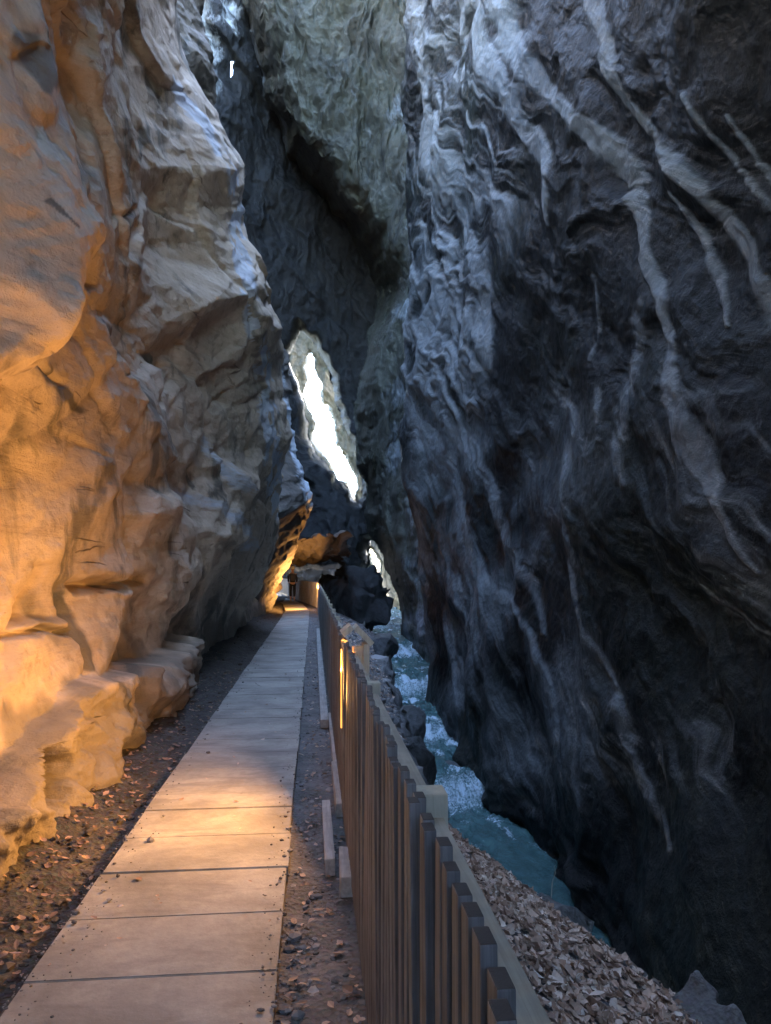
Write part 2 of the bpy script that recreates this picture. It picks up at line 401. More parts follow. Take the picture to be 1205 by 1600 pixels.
    for c, wd in (([(30, 740), (22, 800), (18, 880)], 14), ([(55, 790), (62, 740)], 10), ([(38, 1000), (40, 1060)], 15), ([(30, 60), (60, 130), (55, 0)], 16), ([(95, 580), (160, 640)], 9), ([(210, 250), (245, 200)], 12), ([(180, 500), (215, 560)], 7), ([(30, 310), (60, 350)], 4), ([(150, 930), (150, 1040)], 9)):
        stain_shade = np.maximum(stain_shade, .8*(1-smooth(.5, 1.1, seg_dist(uw, vw, c)/wd + .5*fbm(P*3, 3, 41))))
    stain_shade = np.maximum(stain_shade, .6*smooth(-.25, .35, fbm(P*1.6, 4, 42)+.75-1.0*Z))  # foot of the wall darkened in patches, painting in crevice shade
    o = grid('cliff', P, M_left, {'pale': np.clip(pale, 0, 1), 'stain_shade': np.clip(stain_shade, 0, 1)}, flip=False)
    structure(o, 'tan fractured rock wall overhanging the left side of the path')
build_left()

# ------------------------------------------------------------------ second left wall (overhanging bulge over the path at 24-40 m)
def build_left_far():
    pts = []
    def pp(px, py, Y):
        p = at1(px, py, Y); pts.append((math.log(Y), (p[2]-CAM_H)/Y, p[0]))
    def pw(X, Y, Z): pts.append((math.log(Y), (Z-CAM_H)/Y, X))
    ridge = [(325, 100, 32), (350, 260, 32), (380, 400, 32), (407, 480, 32), (430, 545, 32), (447, 600, 32), (470, 680, 31.5), (490, 740, 31), (506, 790, 31)]
    for (px, py, Y) in ridge:
        pp(px, py, Y); p = at1(px, py, Y); pw(p[0]-1.6, Y*1.12, p[2]); pw(p[0]-4, Y*1.3, p[2])
        if py > 350: pw(p[0]-.9, 27, p[2]*.9); pw(p[0]-1.5, 22, p[2]*.85)
    pp(480, 830, 31.5); pp(455, 880, 31.5); pp(432, 935, 31)
    for Y, X in ((20, -2.0), (25, -1.9), (30, -1.75), (34, -2.2), (40, -3.4), (46, -4.6)): pw(X, Y, -.4); pw(X, Y, .6)
    pw(-2.4, 38, 2.5); pw(-3.6, 46, 2.2); pw(-1.9, 24, 2.2); pw(-1.7, 22, 3)
    pts = np.array(pts); lnY = np.linspace(math.log(19), math.log(46), 260); s = np.linspace(-.12, 1.1, 620)
    A, S = np.meshgrid(lnY, s, indexing='ij'); Y = np.exp(A); Z = CAM_H+S*Y
    X = rbf(pts[:, :2], pts[:, 2], np.c_[A.ravel(), S.ravel()]).reshape(A.shape); X = np.clip(X, -12, 1.5)
    P = np.stack([X, Y, Z], -1)
    f1, e1 = facets(Y*.3+fbm(P*.3, 2, 1)*.6, (Z-.2*Y)*.5, 33, .8); f2, e2 = facets(Y*.8, (Z-.2*Y)*1.3+fbm(P*.5, 2, 2), 34, .8)
    d = -.35+.2*fbm(P*.3, 3, 30)+.25*f1+.45*trif(Y*.22, (Z-.2*Y)*.35, 231, 3)+.12*ridged(np.stack([X*.3, Y*.25, (Z-.3*Y)*1.6], -1), 3, 35)+.06*ridged(P*1.3, 3, 36)
    X2 = X+d; P = np.stack([X2, Y, Z], -1); u, v = pix(P)
    rx = np.interp(v, [r[1] for r in ridge], [r[0] for r in ridge])
    pale = 1.2*np.exp(-((u-rx+14)/15)**2)*smooth(380, 430, v)*(1-smooth(796, 802, v))*(.7+.5*fbm(P*.8, 3, 37))  # skylight on the ridge edge put into the colour as pale
    pale = np.maximum(pale, .8*np.exp(-((u-rx+3)/7)**2)*(1-smooth(560, 640, v))*smooth(380, 420, v))
    structure(grid('cliff', P, M_mid, {'pale': np.clip(pale, 0, 1), 'stain_shade': X*0}), 'brown rock bulge over the far end of the path with skylight painted pale along its edge')
build_left_far()

# ------------------------------------------------------------------ RIGHT WALL with calcite streaks
def build_right():
    pts = []
    def pw(X, Y, Z): pts.append((math.log(Y), (Z-CAM_H)/Y, X))
    for Y, prof in ((2.5, [(-5, 4.3), (0, 5.0), (4, 5.2), (8, 4.6)]),
                    (5, [(-5, 3.4), (0, 5.0), (5, 5.0), (10, 4.0)]),
                    (8, [(-5, 3.6), (-2, 4.0), (1, 4.75), (5, 4.8), (9, 4.3), (14, 3.2)]),
                    (12, [(-5, 4.4), (-2, 4.4), (2, 4.55), (6, 4.6), (10, 4.3), (15, 3.8), (20, 3.5)]),
                    (17, [(-5, 4.0), (-2, 4.0), (1, 4.2), (6, 4.35), (12, 4.1), (20, 3.7), (28, 3.6)]),
                    (22, [(-5, 3.8), (-2, 3.9), (0, 4.0), (6, 3.95), (12, 3.8), (20, 3.6), (30, 3.6)]),
                    (27, [(-5, 4.4), (-2, 4.3), (0, 4.15), (4, 3.75), (8, 3.7), (14, 3.85), (20, 3.7), (30, 3.6)]),
                    (30, [(-5, 5.2), (0, 5.0), (8, 4.7), (20, 4.5), (30, 4.5)]),
                    (36, [(-5, 8), (0, 7.5), (10, 7), (30, 7)])):
        for Z, X in prof: pw(X, Y, Z)
    pts = np.array(pts)
    lnY = np.concatenate([np.linspace(math.log(2.2), math.log(6.2), 50)[:-1], np.linspace(math.log(6.2), math.log(36), 620)])
    s = np.concatenate([np.linspace(-2.8, -.75, 60)[:-1], np.linspace(-.75, .95, 760), np.linspace(.95, 2.3, 60)[1:]])
    A, S = np.meshgrid(lnY, s, indexing='ij'); Y = np.exp(A); S = np.where(S > .95, .95+(S-.95)*(1-.6*smooth(8, 12, Y)), S); Z = CAM_H+S*Y
    X = rbf(pts[:, :2], pts[:, 2], np.c_[A.ravel(), S.ravel()]).reshape(A.shape); X = np.clip(X, 1.2, 9)
    P = np.stack([X, Y, Z], -1); u, v = pix(P)
    wu = fbm(P*np.array([.5, .5, .5]), 3, 41); wv_ = fbm(P*.5, 3, 42)
    # drapery direction: lines fall down and away to the right (towards the viewer)
    c, s_ = math.cos(.95), math.sin(.95)
    t_ = (Y*.5)*c*1.0 + Z*s_*.35; n_ = -Z*.0 + (Y*s_*.6 + Z*c*.35)
    a_ = .66*Y-.75*Z + .55*wu                      # across the drapery
    b_ = (.75*Y+.66*Z)*.13                                # along
    flow = 1-2*np.abs(noise(np.stack([a_*.55, b_, X*0], -1), 43)); flow2 = 1-2*np.abs(noise(np.stack([a_*1.5, b_*2.2, X*0+3], -1), 44)); flow3 = 1-2*np.abs(noise(np.stack([a_*4+wv_*2, b_*7, X*0+3], -1), 45))
    d = -.42*fbm(P*np.array([.3, .22, .2]), 3, 46)
    d -= .13*flow+.045*flow2+.012*flow3+.03*ridged(P*np.array([.9, .9, .7]), 4, 47)+.012*fbm(P*5, 4, 48)
    m_ = smooth(-.3, .3, fbm(P*.4, 3, 57))
    d -= .16*trif(a_*.45, b_*1.6, 241, 3, .45) + .07*m_*trif(a_*1.6+.3*Z, b_*6, 251, 3, .5) + .03*m_*ridged(np.stack([a_*1.8, b_*5, X], -1), 4, 58)
    # calcite streaks
    uw = u+13*fbm(P*.35, 4, 51, .4); vw = v+10*fbm(P*.35, 4, 52, .4)
    ST = [([(640, -40), (650, 30), (665, 90), (670, 150), (686, 230), (690, 295), (720, 345), (745, 385), (760, 440), (762, 520), (768, 580)], [15, 15, 14, 11, 18, 14, 10, 9, 9, 10, 6], .95),
          ([(700, -40), (722, 60), (735, 130)], [14, 12, 4], .6), ([(765, -40), (783, 80), (786, 150)], [18, 13, 5], .6),
          ([(742, -40), (775, 60), (800, 110), (810, 170), (840, 212), (858, 260), (864, 310), (862, 350)], [14, 15, 12, 13, 14, 10, 7, 4], .95),
          ([(790, -40), (815, 60), (850, 130), (890, 170), (935, 212), (965, 245), (985, 285), (998, 330), (1005, 380), (1020, 430), (1047, 480), (1066, 540), (1080, 600), (1097, 650), (1122, 705), (1140, 745), (1165, 790), (1190, 850), (1215, 900)], [16, 15, 15, 13, 16, 22, 19, 12, 8, 8, 9, 9, 10, 17, 24, 16, 7, 6, 5], 1),
          ([(905, -20), (940, 50), (960, 110), (985, 160), (1030, 220), (1080, 270), (1130, 350), (1170, 420), (1215, 500)], [16, 16, 17, 12, 14, 17, 15, 22, 26], .62),
          ([(1045, 300), (1085, 370), (1110, 430), (1147, 515)], [6, 10, 12, 4], .6),
          ([(1090, 150), (1150, 260), (1215, 350)], [8, 9, 12], .42), ([(1150, 180), (1180, 260), (1215, 310)], [5, 9, 8], .42),
          ([(640, 590), (660, 650), (700, 720), (725, 790), (745, 850), (760, 900), (785, 935), (830, 990), (858, 1060), (870, 1100), (885, 1160)], [13, 15, 14, 9, 11, 12, 9, 8, 7, 8, 5], .62),
          ([(735, 690), (765, 750), (790, 830), (820, 900), (850, 985)], [9, 9, 10, 12, 6], .5),
          ([(905, 880), (930, 980), (965, 1050), (990, 1110), (995, 1170), (1020, 1250), (1040, 1330)], [12, 10, 8, 10, 11, 9, 6], .5),
          ([(860, 610), (905, 640), (915, 680)], [6, 10, 6], .4), ([(960, 610), (968, 660)], [6, 4], .4), ([(1010, 480), (1012, 620), (1005, 720), (1020, 760)], [16, 18, 13, 8], .42),
          ([(940, 430), (950, 500), (945, 560)], [5, 6, 3], .4), ([(905, 700), (900, 800), (915, 880)], [16, 14, 16], .35),
          ([(950, 20), (1000, 60), (1050, 50)], [5, 6, 4], .3), ([(730, 700), (700, 640), (690, 600)], [14, 16, 14], .7)]
    fr = fbm(np.stack([a_*2.2, b_*3, X*0], -1), 4, 59); fine = 1-2*np.abs(noise(np.stack([a_*2.6+.2*wv_, b_*1.6, X*0], -1), 60)); fine2 = 1-2*np.abs(noise(np.stack([a_*1.1-.25*wv_, b_*1.1, X*0+5], -1), 63))
    vL = (1-smooth(800, 880, u))*(1-smooth(380, 470, v)); pale = vL*(.45*smooth(.55, .97, fine2)+.32*smooth(.6, .95, fine))
    for pl, wd, a in ST:
        dd = seg_dist(uw, vw, pl, wd); dd = np.maximum(dd*1.15+.38*fr-.04, 0); pale = np.maximum(pale, a*1.25*np.exp(-dd**2*.9)); pale = np.maximum(pale, .38*a*np.exp(-(dd/2.6)**2)*smooth(.1, .9, fine))
    rib = .72+.5*(1-np.abs(noise(np.stack([a_*5, b_*3, X*0], -1), 53))*2.2)
    pale = pale*np.clip(rib, .4, 1.15)
    pale = pale*(.35+.65*smooth(632, 672, u))
    ex = smooth(.25, .75, pale); d -= .035*ex
    clus = [(655, 385), (700, 360), (750, 400), (775, 520), (765, 640), (720, 700), (690, 640), (645, 610), (636, 500)]
    cl = 1-smooth(-40, 14, poly_sd(uw, vw, clus)+28*fr)
    ch = ridged(np.stack([a_*1.1, b_*4, X*0], -1), 4, 54); pale = np.maximum(pale, cl*(.05+.8*smooth(.1, 1.3, ch))); d -= .12*cl*ch
    moss = 1-smooth(5, 40, np.hypot(uw-715, (vw-1085)*.8)); pale = np.maximum(pale, .32*moss)
    pale = np.maximum(pale, .4*np.exp(-((uw-665)/22)**2-((vw-890)/50)**2))
    ur = smooth(760, 880, u)*(1-smooth(480, 620, v)); vm = smooth(-.25, .35, fbm(P*.28, 3, 55))*(1-smooth(1200, 1350, v))*(1-.85*ur)  # upper right: fewer veins, and darkened through the mask below
    pale = np.maximum(pale, vm*(.12*smooth(.1, .9, fine2)+.16*smooth(.72, .95, fine)+.24*smooth(.88, .98, fine2)))
    low = smooth(420, 760, v)*(1-smooth(1150, 1330, v)); pale = pale + low*(.36-.24*smooth(900, 1000, u)*smooth(850, 1000, v))*smooth(-.4, .3, fbm(P*.35, 3, 64))
    # deep hollow under the big rib low on the left
    hol = np.exp(-((uw-830)/40)**2-((vw-1140)/70)**2); d += .3*hol
    # water-worn undercut at the river
    d += .35*(1-smooth(-3.4, -2.2, Z))*fbm(np.stack([X, Y*.6, Z*1.5], -1), 3, 56)
    P = np.stack([X+d, Y, Z], -1)
    structure(grid('cliff', P, M_right, {'pale': np.clip(pale, 0, 1), 'stain_shade': .85*ur*(1-smooth(.2, .5, pale)), 'fa': a_, 'fb': b_}, flip=True), 'dark water-worn rock wall with pale mineral streaks on the right of the river')
build_right()

# ------------------------------------------------------------------ masses that close the gorge ahead
def sheet(name, box, step, depth, mat, keep_fn, seed, amp=1., paleF=None, roll=30, rollD=7, label=None, flip=False, style='rag', small=(), wobk=3.5):
    x0, y0, x1, y1 = box
    px, py = np.meshgrid(np.arange(x0, x1+step, step), np.arange(y0, y1+step, step), indexing='ij')
    px = px.astype(float); py = py.astype(float)
    Y0 = depth(px, py)
    P0 = at(px.ravel(), py.ravel(), Y0.ravel()).reshape(*px.shape, 3)
    wob = np.stack([fbm(P0*.5, 4, seed+1), fbm(P0*.5, 4, seed+2)], -1)*step*wobk
    sd_ = keep_fn(px+wob[..., 0], py+wob[..., 1])          # negative inside rock, pixels
    if callable(roll): roll = roll(px, py)
    if callable(rollD): rollD = rollD(px, py)
    r = smooth(-roll, 0, sd_)
    for h in small: sd_ = np.maximum(sd_, -poly_sd(px, py, h))
    Y1 = Y0 + rollD*r**2.2
    P = at(px.ravel(), py.ravel(), Y1.ravel()).reshape(*px.shape, 3)
    Q = P.copy()
    if style == 'rag':
        d = 1.0*fbm(Q*np.array([.25, .2, .12]), 3, seed+3)+.5*ridged(Q*np.array([.6, .4, .16]), 4, seed+4)+.35*trif(Q[..., 0]*.8, Q[..., 2]*.3, seed+11, 3, .5)+.2*ridged(Q*np.array([2.0, 1., .5]), 4, seed+5)+.06*fbm(Q*3, 3, seed+6)
    else:
        f1, e1 = facets(Q[..., 0]*.35+.25*Q[..., 2], Q[..., 2]*.22, seed+7, .8); f2, _ = facets(Q[..., 0]*.9, Q[..., 2]*.5+.3*Q[..., 0], seed+8, .8)
        d = .9*fbm(Q*np.array([.2, .2, .12]), 3, seed+3)+.7*f1+.35*f2+.25*ridged(Q*np.array([.8, .5, .35]), 4, seed+5)+.06*fbm(Q*3, 3, seed+6)
    d = d*amp
    P[..., 1] -= d; P[..., 0] += .35*amp*fbm(Q*.5, 3, seed+9)*(1-r)
    pale = np.clip(paleF(px+wob[..., 0], py+wob[..., 1], P), 0, 1) if paleF else px*0
    o = grid(name, P, mat, {'pale': pale, 'stain_shade': px*0}, keep=sd_ < 1, flip=flip)
    return structure(o, label)

GAP = [(484, 555), (479, 572), (480, 595), (476, 612), (480, 635), (489, 658), (490, 675), (496, 695), (507, 718), (520, 735), (526, 748), (544, 757), (555, 779), (559, 762), (552, 742), (541, 720), (531, 700), (524, 675), (516, 655), (512, 635), (505, 620), (504, 600), (497, 588), (490, 570)]
GAP2 = [(580, 852), (586, 857), (592, 878), (590, 897), (572, 900), (574, 893), (580, 880)]
HOLE = [(470, 515), (463, 535), (460, 560), (468, 600), (474, 640), (484, 680), (496, 712), (520, 742), (545, 765), (556, 786), (564, 765), (557, 725), (547, 690), (532, 650), (519, 610), (508, 575), (496, 548), (483, 532)]
HOLE2 = [(578, 845), (588, 850), (600, 880), (614, 920), (600, 930), (572, 905), (574, 885)]
def k_back(x, y):
    s = np.full(x.shape, -200.)
    for h in (HOLE, HOLE2):
        s = np.maximum(s, -poly_sd(x, y, h))
    return np.maximum(s, y-893)
def p_back(x, y, P):
    a = np.exp(-(seg_dist(x, y, [(318, -20), (325, 60), (330, 150)])/20)**2)+.8*np.exp(-(seg_dist(x, y, [(355, 0), (372, 60)])/15)**2)  # skylight from above painted as pale strips
    return a*(.6+.5*fbm(P*.8, 3, 5))
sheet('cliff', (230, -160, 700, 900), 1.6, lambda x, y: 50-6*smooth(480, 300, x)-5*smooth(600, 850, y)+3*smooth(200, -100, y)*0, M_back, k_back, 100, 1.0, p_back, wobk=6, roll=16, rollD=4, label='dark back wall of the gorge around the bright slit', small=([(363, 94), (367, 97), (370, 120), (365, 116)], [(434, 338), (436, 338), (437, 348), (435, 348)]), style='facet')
def k_far(x, y): return np.maximum(np.maximum(-poly_sd(x, y, GAP), -poly_sd(x, y, GAP2)), -220+0*x)
sheet('cliff', (400, 455, 700, 960), 1.6, lambda x, y: 66+0*x, M_sunny, k_far, 200, .8, None, wobk=5, roll=5, rollD=1.5, label='ochre rock far down the gorge on both sides of the bright slit', style='facet')
EF = [(330, -400), (355, -60), (362, 20), (372, 90), (388, 150), (408, 205), (440, 262), (492, 325), (556, 395), (590, 455), (583, 500), (568, 560), (553, 640), (554, 700), (562, 760), (580, 840), (600, 885), (616, 920), (622, 960), (632, 1020), (648, 1075), (700, 1130), (860, 1130), (860, -400)]
def k_ef(x, y): return poly_sd(x, y, EF)
def d_ef(x, y): return 40-5*smooth(560, 690, x)+3*smooth(560, 380, x)-3*smooth(300, -100, y)-2*smooth(700, 1000, y)
def p_ef(x, y, P):
    a = .9*np.exp(-(seg_dist(x, y, [(372, 20), (392, 110), (420, 190), (440, 240)])/16)**2)*(.6+.6*fbm(P*.6, 3, 8))  # skylit upper-left edge painted pale
    b = .3*smooth(.0, .6, fbm(P*.4, 3, 9)) + .35*smooth(590, 650, x)
    return np.maximum(a, b)
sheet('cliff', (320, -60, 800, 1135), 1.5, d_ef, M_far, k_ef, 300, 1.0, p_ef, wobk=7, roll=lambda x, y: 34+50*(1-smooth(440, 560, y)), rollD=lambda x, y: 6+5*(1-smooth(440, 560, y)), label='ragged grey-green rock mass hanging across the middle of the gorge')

# ------------------------------------------------------------------ unseen roof rock limiting skylight over the viewer, walls and added rock behind
def patch(name, fX, u, v, mat, amp, seed, label, flip=False):
    U, V = np.meshgrid(u, v, indexing='ij'); P = fX(U, V)
    n = normals(P); d = amp*(fbm(P*.3, 4, seed)+.35*ridged(P*.9, 3, seed+1))
    P = P+n*d[..., None]
    return structure(grid(name, P, mat, {'pale': U*0, 'stain_shade': U*0}, flip=flip), label)
patch('cliff', lambda X, Y: np.stack([X, Y, 12.5+.06*(Y+4)-.03*X*X], -1), np.linspace(-7, 8, 90), np.linspace(-14, 8.8, 130), M_back, .7, 400, 'unseen rock roof limiting skylight over the near end of the gorge')  # out of view; its reach is set to limit skylight near the viewer
patch('cliff', lambda Z, Y: np.stack([-2.25-.05*(3-Y)-.05*Z, Y, Z], -1), np.linspace(-.5, 14, 90), np.linspace(-14, 2.4, 110), M_left, .25, 410, 'rock wall behind the viewer on the path side')
patch('cliff', lambda Z, Y: np.stack([5.0+0*Z, Y, Z], -1), np.linspace(-5, 14, 90), np.linspace(-14, 2.5, 110), M_back, .4, 420, 'rock wall behind the viewer on the river side', flip=True)
patch('cliff', lambda X, Z: np.stack([X, -13+0*X, Z], -1), np.linspace(-7, 8, 80), np.linspace(-6, 7.5, 80), M_back, .6, 470, 'unseen added rock holding back daylight low behind the viewer')  # out of view, added to cut daylight from behind
# tunnel ceiling over the bend of the path and its back wall
def ceil_f(X, Y): return np.stack([X, Y, 2.75 - .05*(Y-36) + .06*X + .8*smooth(34.8, 33, Y)**2], -1)
def build_ceiling():
    U, V = np.meshgrid(np.linspace(-7, 1.6, 260), np.linspace(33, 40, 140), indexing='ij'); P = ceil_f(U, V)
    d = .45*ridged(np.stack([U*.9+.35*V, V*.12, U*0], -1), 3, 431)+.2*fbm(P*.6, 3, 432)+.12*ridged(P*1.2, 3, 433)
    P[..., 2] -= d*.8
    P[..., 0] += .3*fbm(P*1.5, 3, 434)
    structure(grid('cliff', P, M_mid, {'pale': U*0, 'stain_shade': U*0}), 'low rock ceiling over the bend of the path')
build_ceiling()
patch('cliff', lambda Z, Y: np.stack([8.2+0*Z, Y, Z], -1), np.linspace(-6, 50, 120), np.linspace(34, 49.5, 50), M_back, .6, 455, 'tall unseen rock added as a sun block behind the hanging mass', flip=True)  # out of view, added to keep the sun off the back wall
patch('cliff', lambda Z, Y: np.stack([7.5+.02*Y+0*Z, Y, Z], -1), np.linspace(-6, 6, 50), np.linspace(49, 62, 60), M_back, .9, 450, 'low unseen rock added as a sun block beyond the hanging mass', flip=True)  # out of view, kept low so sun reaches the floor past the bend
patch('cliff', lambda Z, Y: np.stack([-8+0*Z, Y, Z], -1), np.linspace(-1, 14, 60), np.linspace(44, 62, 70), M_back, .9, 460, 'unseen rock added to limit skylight on the path side beyond the bend')  # out of view, added to darken the back wall; height set for skylight
patch('cliff', lambda X, Z: np.stack([X, 60+0*X, Z], -1), np.linspace(-9, 3.4, 80), np.linspace(-2, 6, 60), M_back, .6, 440, 'dark rock behind the bend of the path')

# ------------------------------------------------------------------ GROUND: path shelf, leaf-covered bank, river bed in one sheet
EDGE = ([-14, 0, 3, 4.2, 5, 6, 7, 9, 12, 15, 19, 30, 50, 64], [2.6, 2.5, 2.3, 2.15, 1.95, 1.6, 1.28, 1.25, 1.42, 1.6, 1.85, 2.3, 2.5, 2.6])
def water_z(Y): return -3.55 + .35*smooth(16, 17.2, Y) + .35*smooth(21, 22, Y) + .4*smooth(26, 28, Y) + .5*smooth(33, 37, Y) + .6*smooth(41, 50, Y)
def bank_z(X, Y, detail=True):
    e = np.interp(Y, *EDGE)
    if detail: e = e + .10*noise(np.stack([Y*1.1, Y*0, Y*0], -1), 81)+.05*noise(np.stack([Y*4, Y*0, Y*0+2], -1), 82)
    z = -.04 + 0*X
    shelf = -.05 - .88*np.clip((X-.3)/(e-.3), 0, 1)**1.15
    z = np.where(X > .24, shelf, z)
    z = z + .10*smooth(-1.15, -1.7, X)
    z = z - 5.2*smooth(-.03, .85, X-e)
    return z
def build_ground():
    X = np.concatenate([np.linspace(-9, -2.3, 20)[:-1], np.linspace(-2.3, .3, 200)[:-1], np.linspace(.3, 3.6, 330)[:-1], np.linspace(3.6, 9, 24)])
    Yv = np.concatenate([np.linspace(-14, .5, 40)[:-1], np.geomspace(.5, 64, 900)])
    XX, YY = np.meshgrid(X, Yv, indexing='ij'); Z = bank_z(XX, YY)
    P = np.stack([XX, YY, Z], -1)
    e = np.interp(YY, *EDGE); cl = smooth(-.15, .1, XX-e); left = smooth(-1.1, -1.3, XX)
    Z = Z + .012*fbm(P*5, 4, 83) + .03*left*fbm(P*4, 4, 84) + .035*smooth(.3, .6, XX)*fbm(P*2.5, 4, 85)
    f1, _ = facets(YY*1.6, XX*2.4-.4*Z, 86, .8); f2, _ = facets(YY*4, XX*5-Z, 87, .8)
    Z = Z + cl*(.45*f1+.2*f2+.12*fbm(P*2, 3, 88))
    XX2 = XX + cl*(.25*fbm(np.stack([XX*0, YY*1.5, Z*2.2], -1), 4, 89))
    P = np.stack([XX2, YY, Z], -1)
    m, nt, B = new_mat('ground')
    p = coords(nt); n1 = noise_n(nt, p, 3, 8, .65); n2 = noise_n(nt, p, 30, 6, .7); vor = N(nt, 'ShaderNodeTexVoronoi'); vor.inputs['Scale'].default_value = 38; nt.links.new(p, vor.inputs['Vector'])
    mud = ramp(nt, n1, [(.3, (.06, .055, .055)), (.5, (.13, .12, .12)), (.7, (.21, .2, .2))])
    soil = ramp(nt, n1, [(.3, (.018, .014, .01)), (.5, (.04, .03, .022)), (.7, (.07, .055, .04))])
    c = mixc(nt, attr(nt, 'soil'), mud, soil)
    c = mixc(nt, mth(nt, 'MULTIPLY', ramp(nt, n2, [(.4, (0, 0, 0)), (.7, (1, 1, 1))]), .5), c, mixc(nt, .18, c, vor.outputs['Color']), 'MIX')
    rk = ramp(nt, noise_n(nt, p, 2.5, 8, .65, .8), [(.3, (.03, .032, .034)), (.5, (.09, .095, .1)), (.68, (.24, .25, .26))])
    c = mixc(nt, attr(nt, 'rock'), c, rk)
    hs = N(nt, 'ShaderNodeHueSaturation'); hs.inputs['Saturation'].default_value = .55; nt.links.new(c, hs.inputs['Color'])
    nt.links.new(hs.outputs[0], B.inputs['Base Color']); B.inputs['Roughness'].default_value = .75
    b = bump(nt, n1, .03); b = bump(nt, vor.outputs['Distance'], .012, .8, b); b = bump(nt, n2, .01, 1, b); nt.links.new(b, B.inputs['Normal'])
    structure(grid('ground', P, m, {'soil': smooth(-.1, -.3, XX), 'rock': cl}))
build_ground()
# land beyond the gorge, out to the horizon
m_t, nt, B = new_mat('terrain'); c = ramp(nt, noise_n(nt, coords(nt), .05, 6), [(.3, (.05, .06, .03)), (.7, (.14, .13, .09))]); nt.links.new(c, B.inputs['Base Color']); B.inputs['Roughness'].default_value = .9
g = np.linspace(-900, 900, 60); U, V = np.meshgrid(g, g, indexing='ij'); P = np.stack([U, V, -6.5+.0*U], -1)
structure(grid('terrain', P, m_t))

# ------------------------------------------------------------------ river
def build_river():
    X, Y = np.meshgrid(np.linspace(.6, 6.5, 300), np.concatenate([np.linspace(-14, 6, 60)[:-1], np.geomspace(6, 64, 900)]), indexing='ij')
    Z = water_z(Y); P = np.stack([X, Y, Z], -1)
    rough = smooth(12.5, 16, Y); Pn = P*np.array([1, .6, 0])
    step = np.zeros_like(Y)
    for a in (16.6, 21.5, 27, 35, 45): step += np.exp(-((Y-a-.5*noise(Pn*.8, 96))/(.5+.02*Y))**2)
    h = .015*fbm(Pn*1.6, 3, 91)+rough*(.10*fbm(Pn*1.3, 4, 92)+.09*(1-2*np.abs(noise(Pn*2.6, 93)))+.05*ridged(Pn*5, 2, 94))
    foam = np.clip(rough*(.12+.55*step+.9*smooth(.2, .9, fbm(Pn*2.2, 4, 95)+.15)), 0, 1)
    P[..., 2] += h + .06*step*fbm(Pn*4, 3, 97)
    m, nt, B = new_mat('river_water'); p = coords(nt, (1, .6, 1))
    n = noise_n(nt, coords(nt, (1.6, 1, 1)), 13, 8, .75, .8); n2 = noise_n(nt, p, 3, 5, .6, .5)
    base = ramp(nt, n2, [(.35, (.035, .095, .10)), (.7, (.09, .19, .19))])
    fo = ramp(nt, mth(nt, 'ADD', attr(nt, 'foam'), mth(nt, 'MULTIPLY', mth(nt, 'SUBTRACT', n, .5), 2.6)), [(.35, (0, 0, 0)), (.9, (1, 1, 1))])
    nt.links.new(mixc(nt, fo, base, (.6, .74, .84)), B.inputs['Base Color'])
    rr = N(nt, 'ShaderNodeMapRange'); rr.inputs['To Min'].default_value = .06; rr.inputs['To Max'].default_value = .5; nt.links.new(fo, rr.inputs['Value']); nt.links.new(rr.outputs[0], B.inputs['Roughness'])
    B.inputs['IOR'].default_value = 1.33; B.inputs['Specular IOR Level'].default_value = .6
    b = bump(nt, n2, .06, .8); b = bump(nt, n, .05, .9, b); nt.links.new(b, B.inputs['Normal'])
    structure(grid('river', P, m, {'foam': foam}))
build_river()

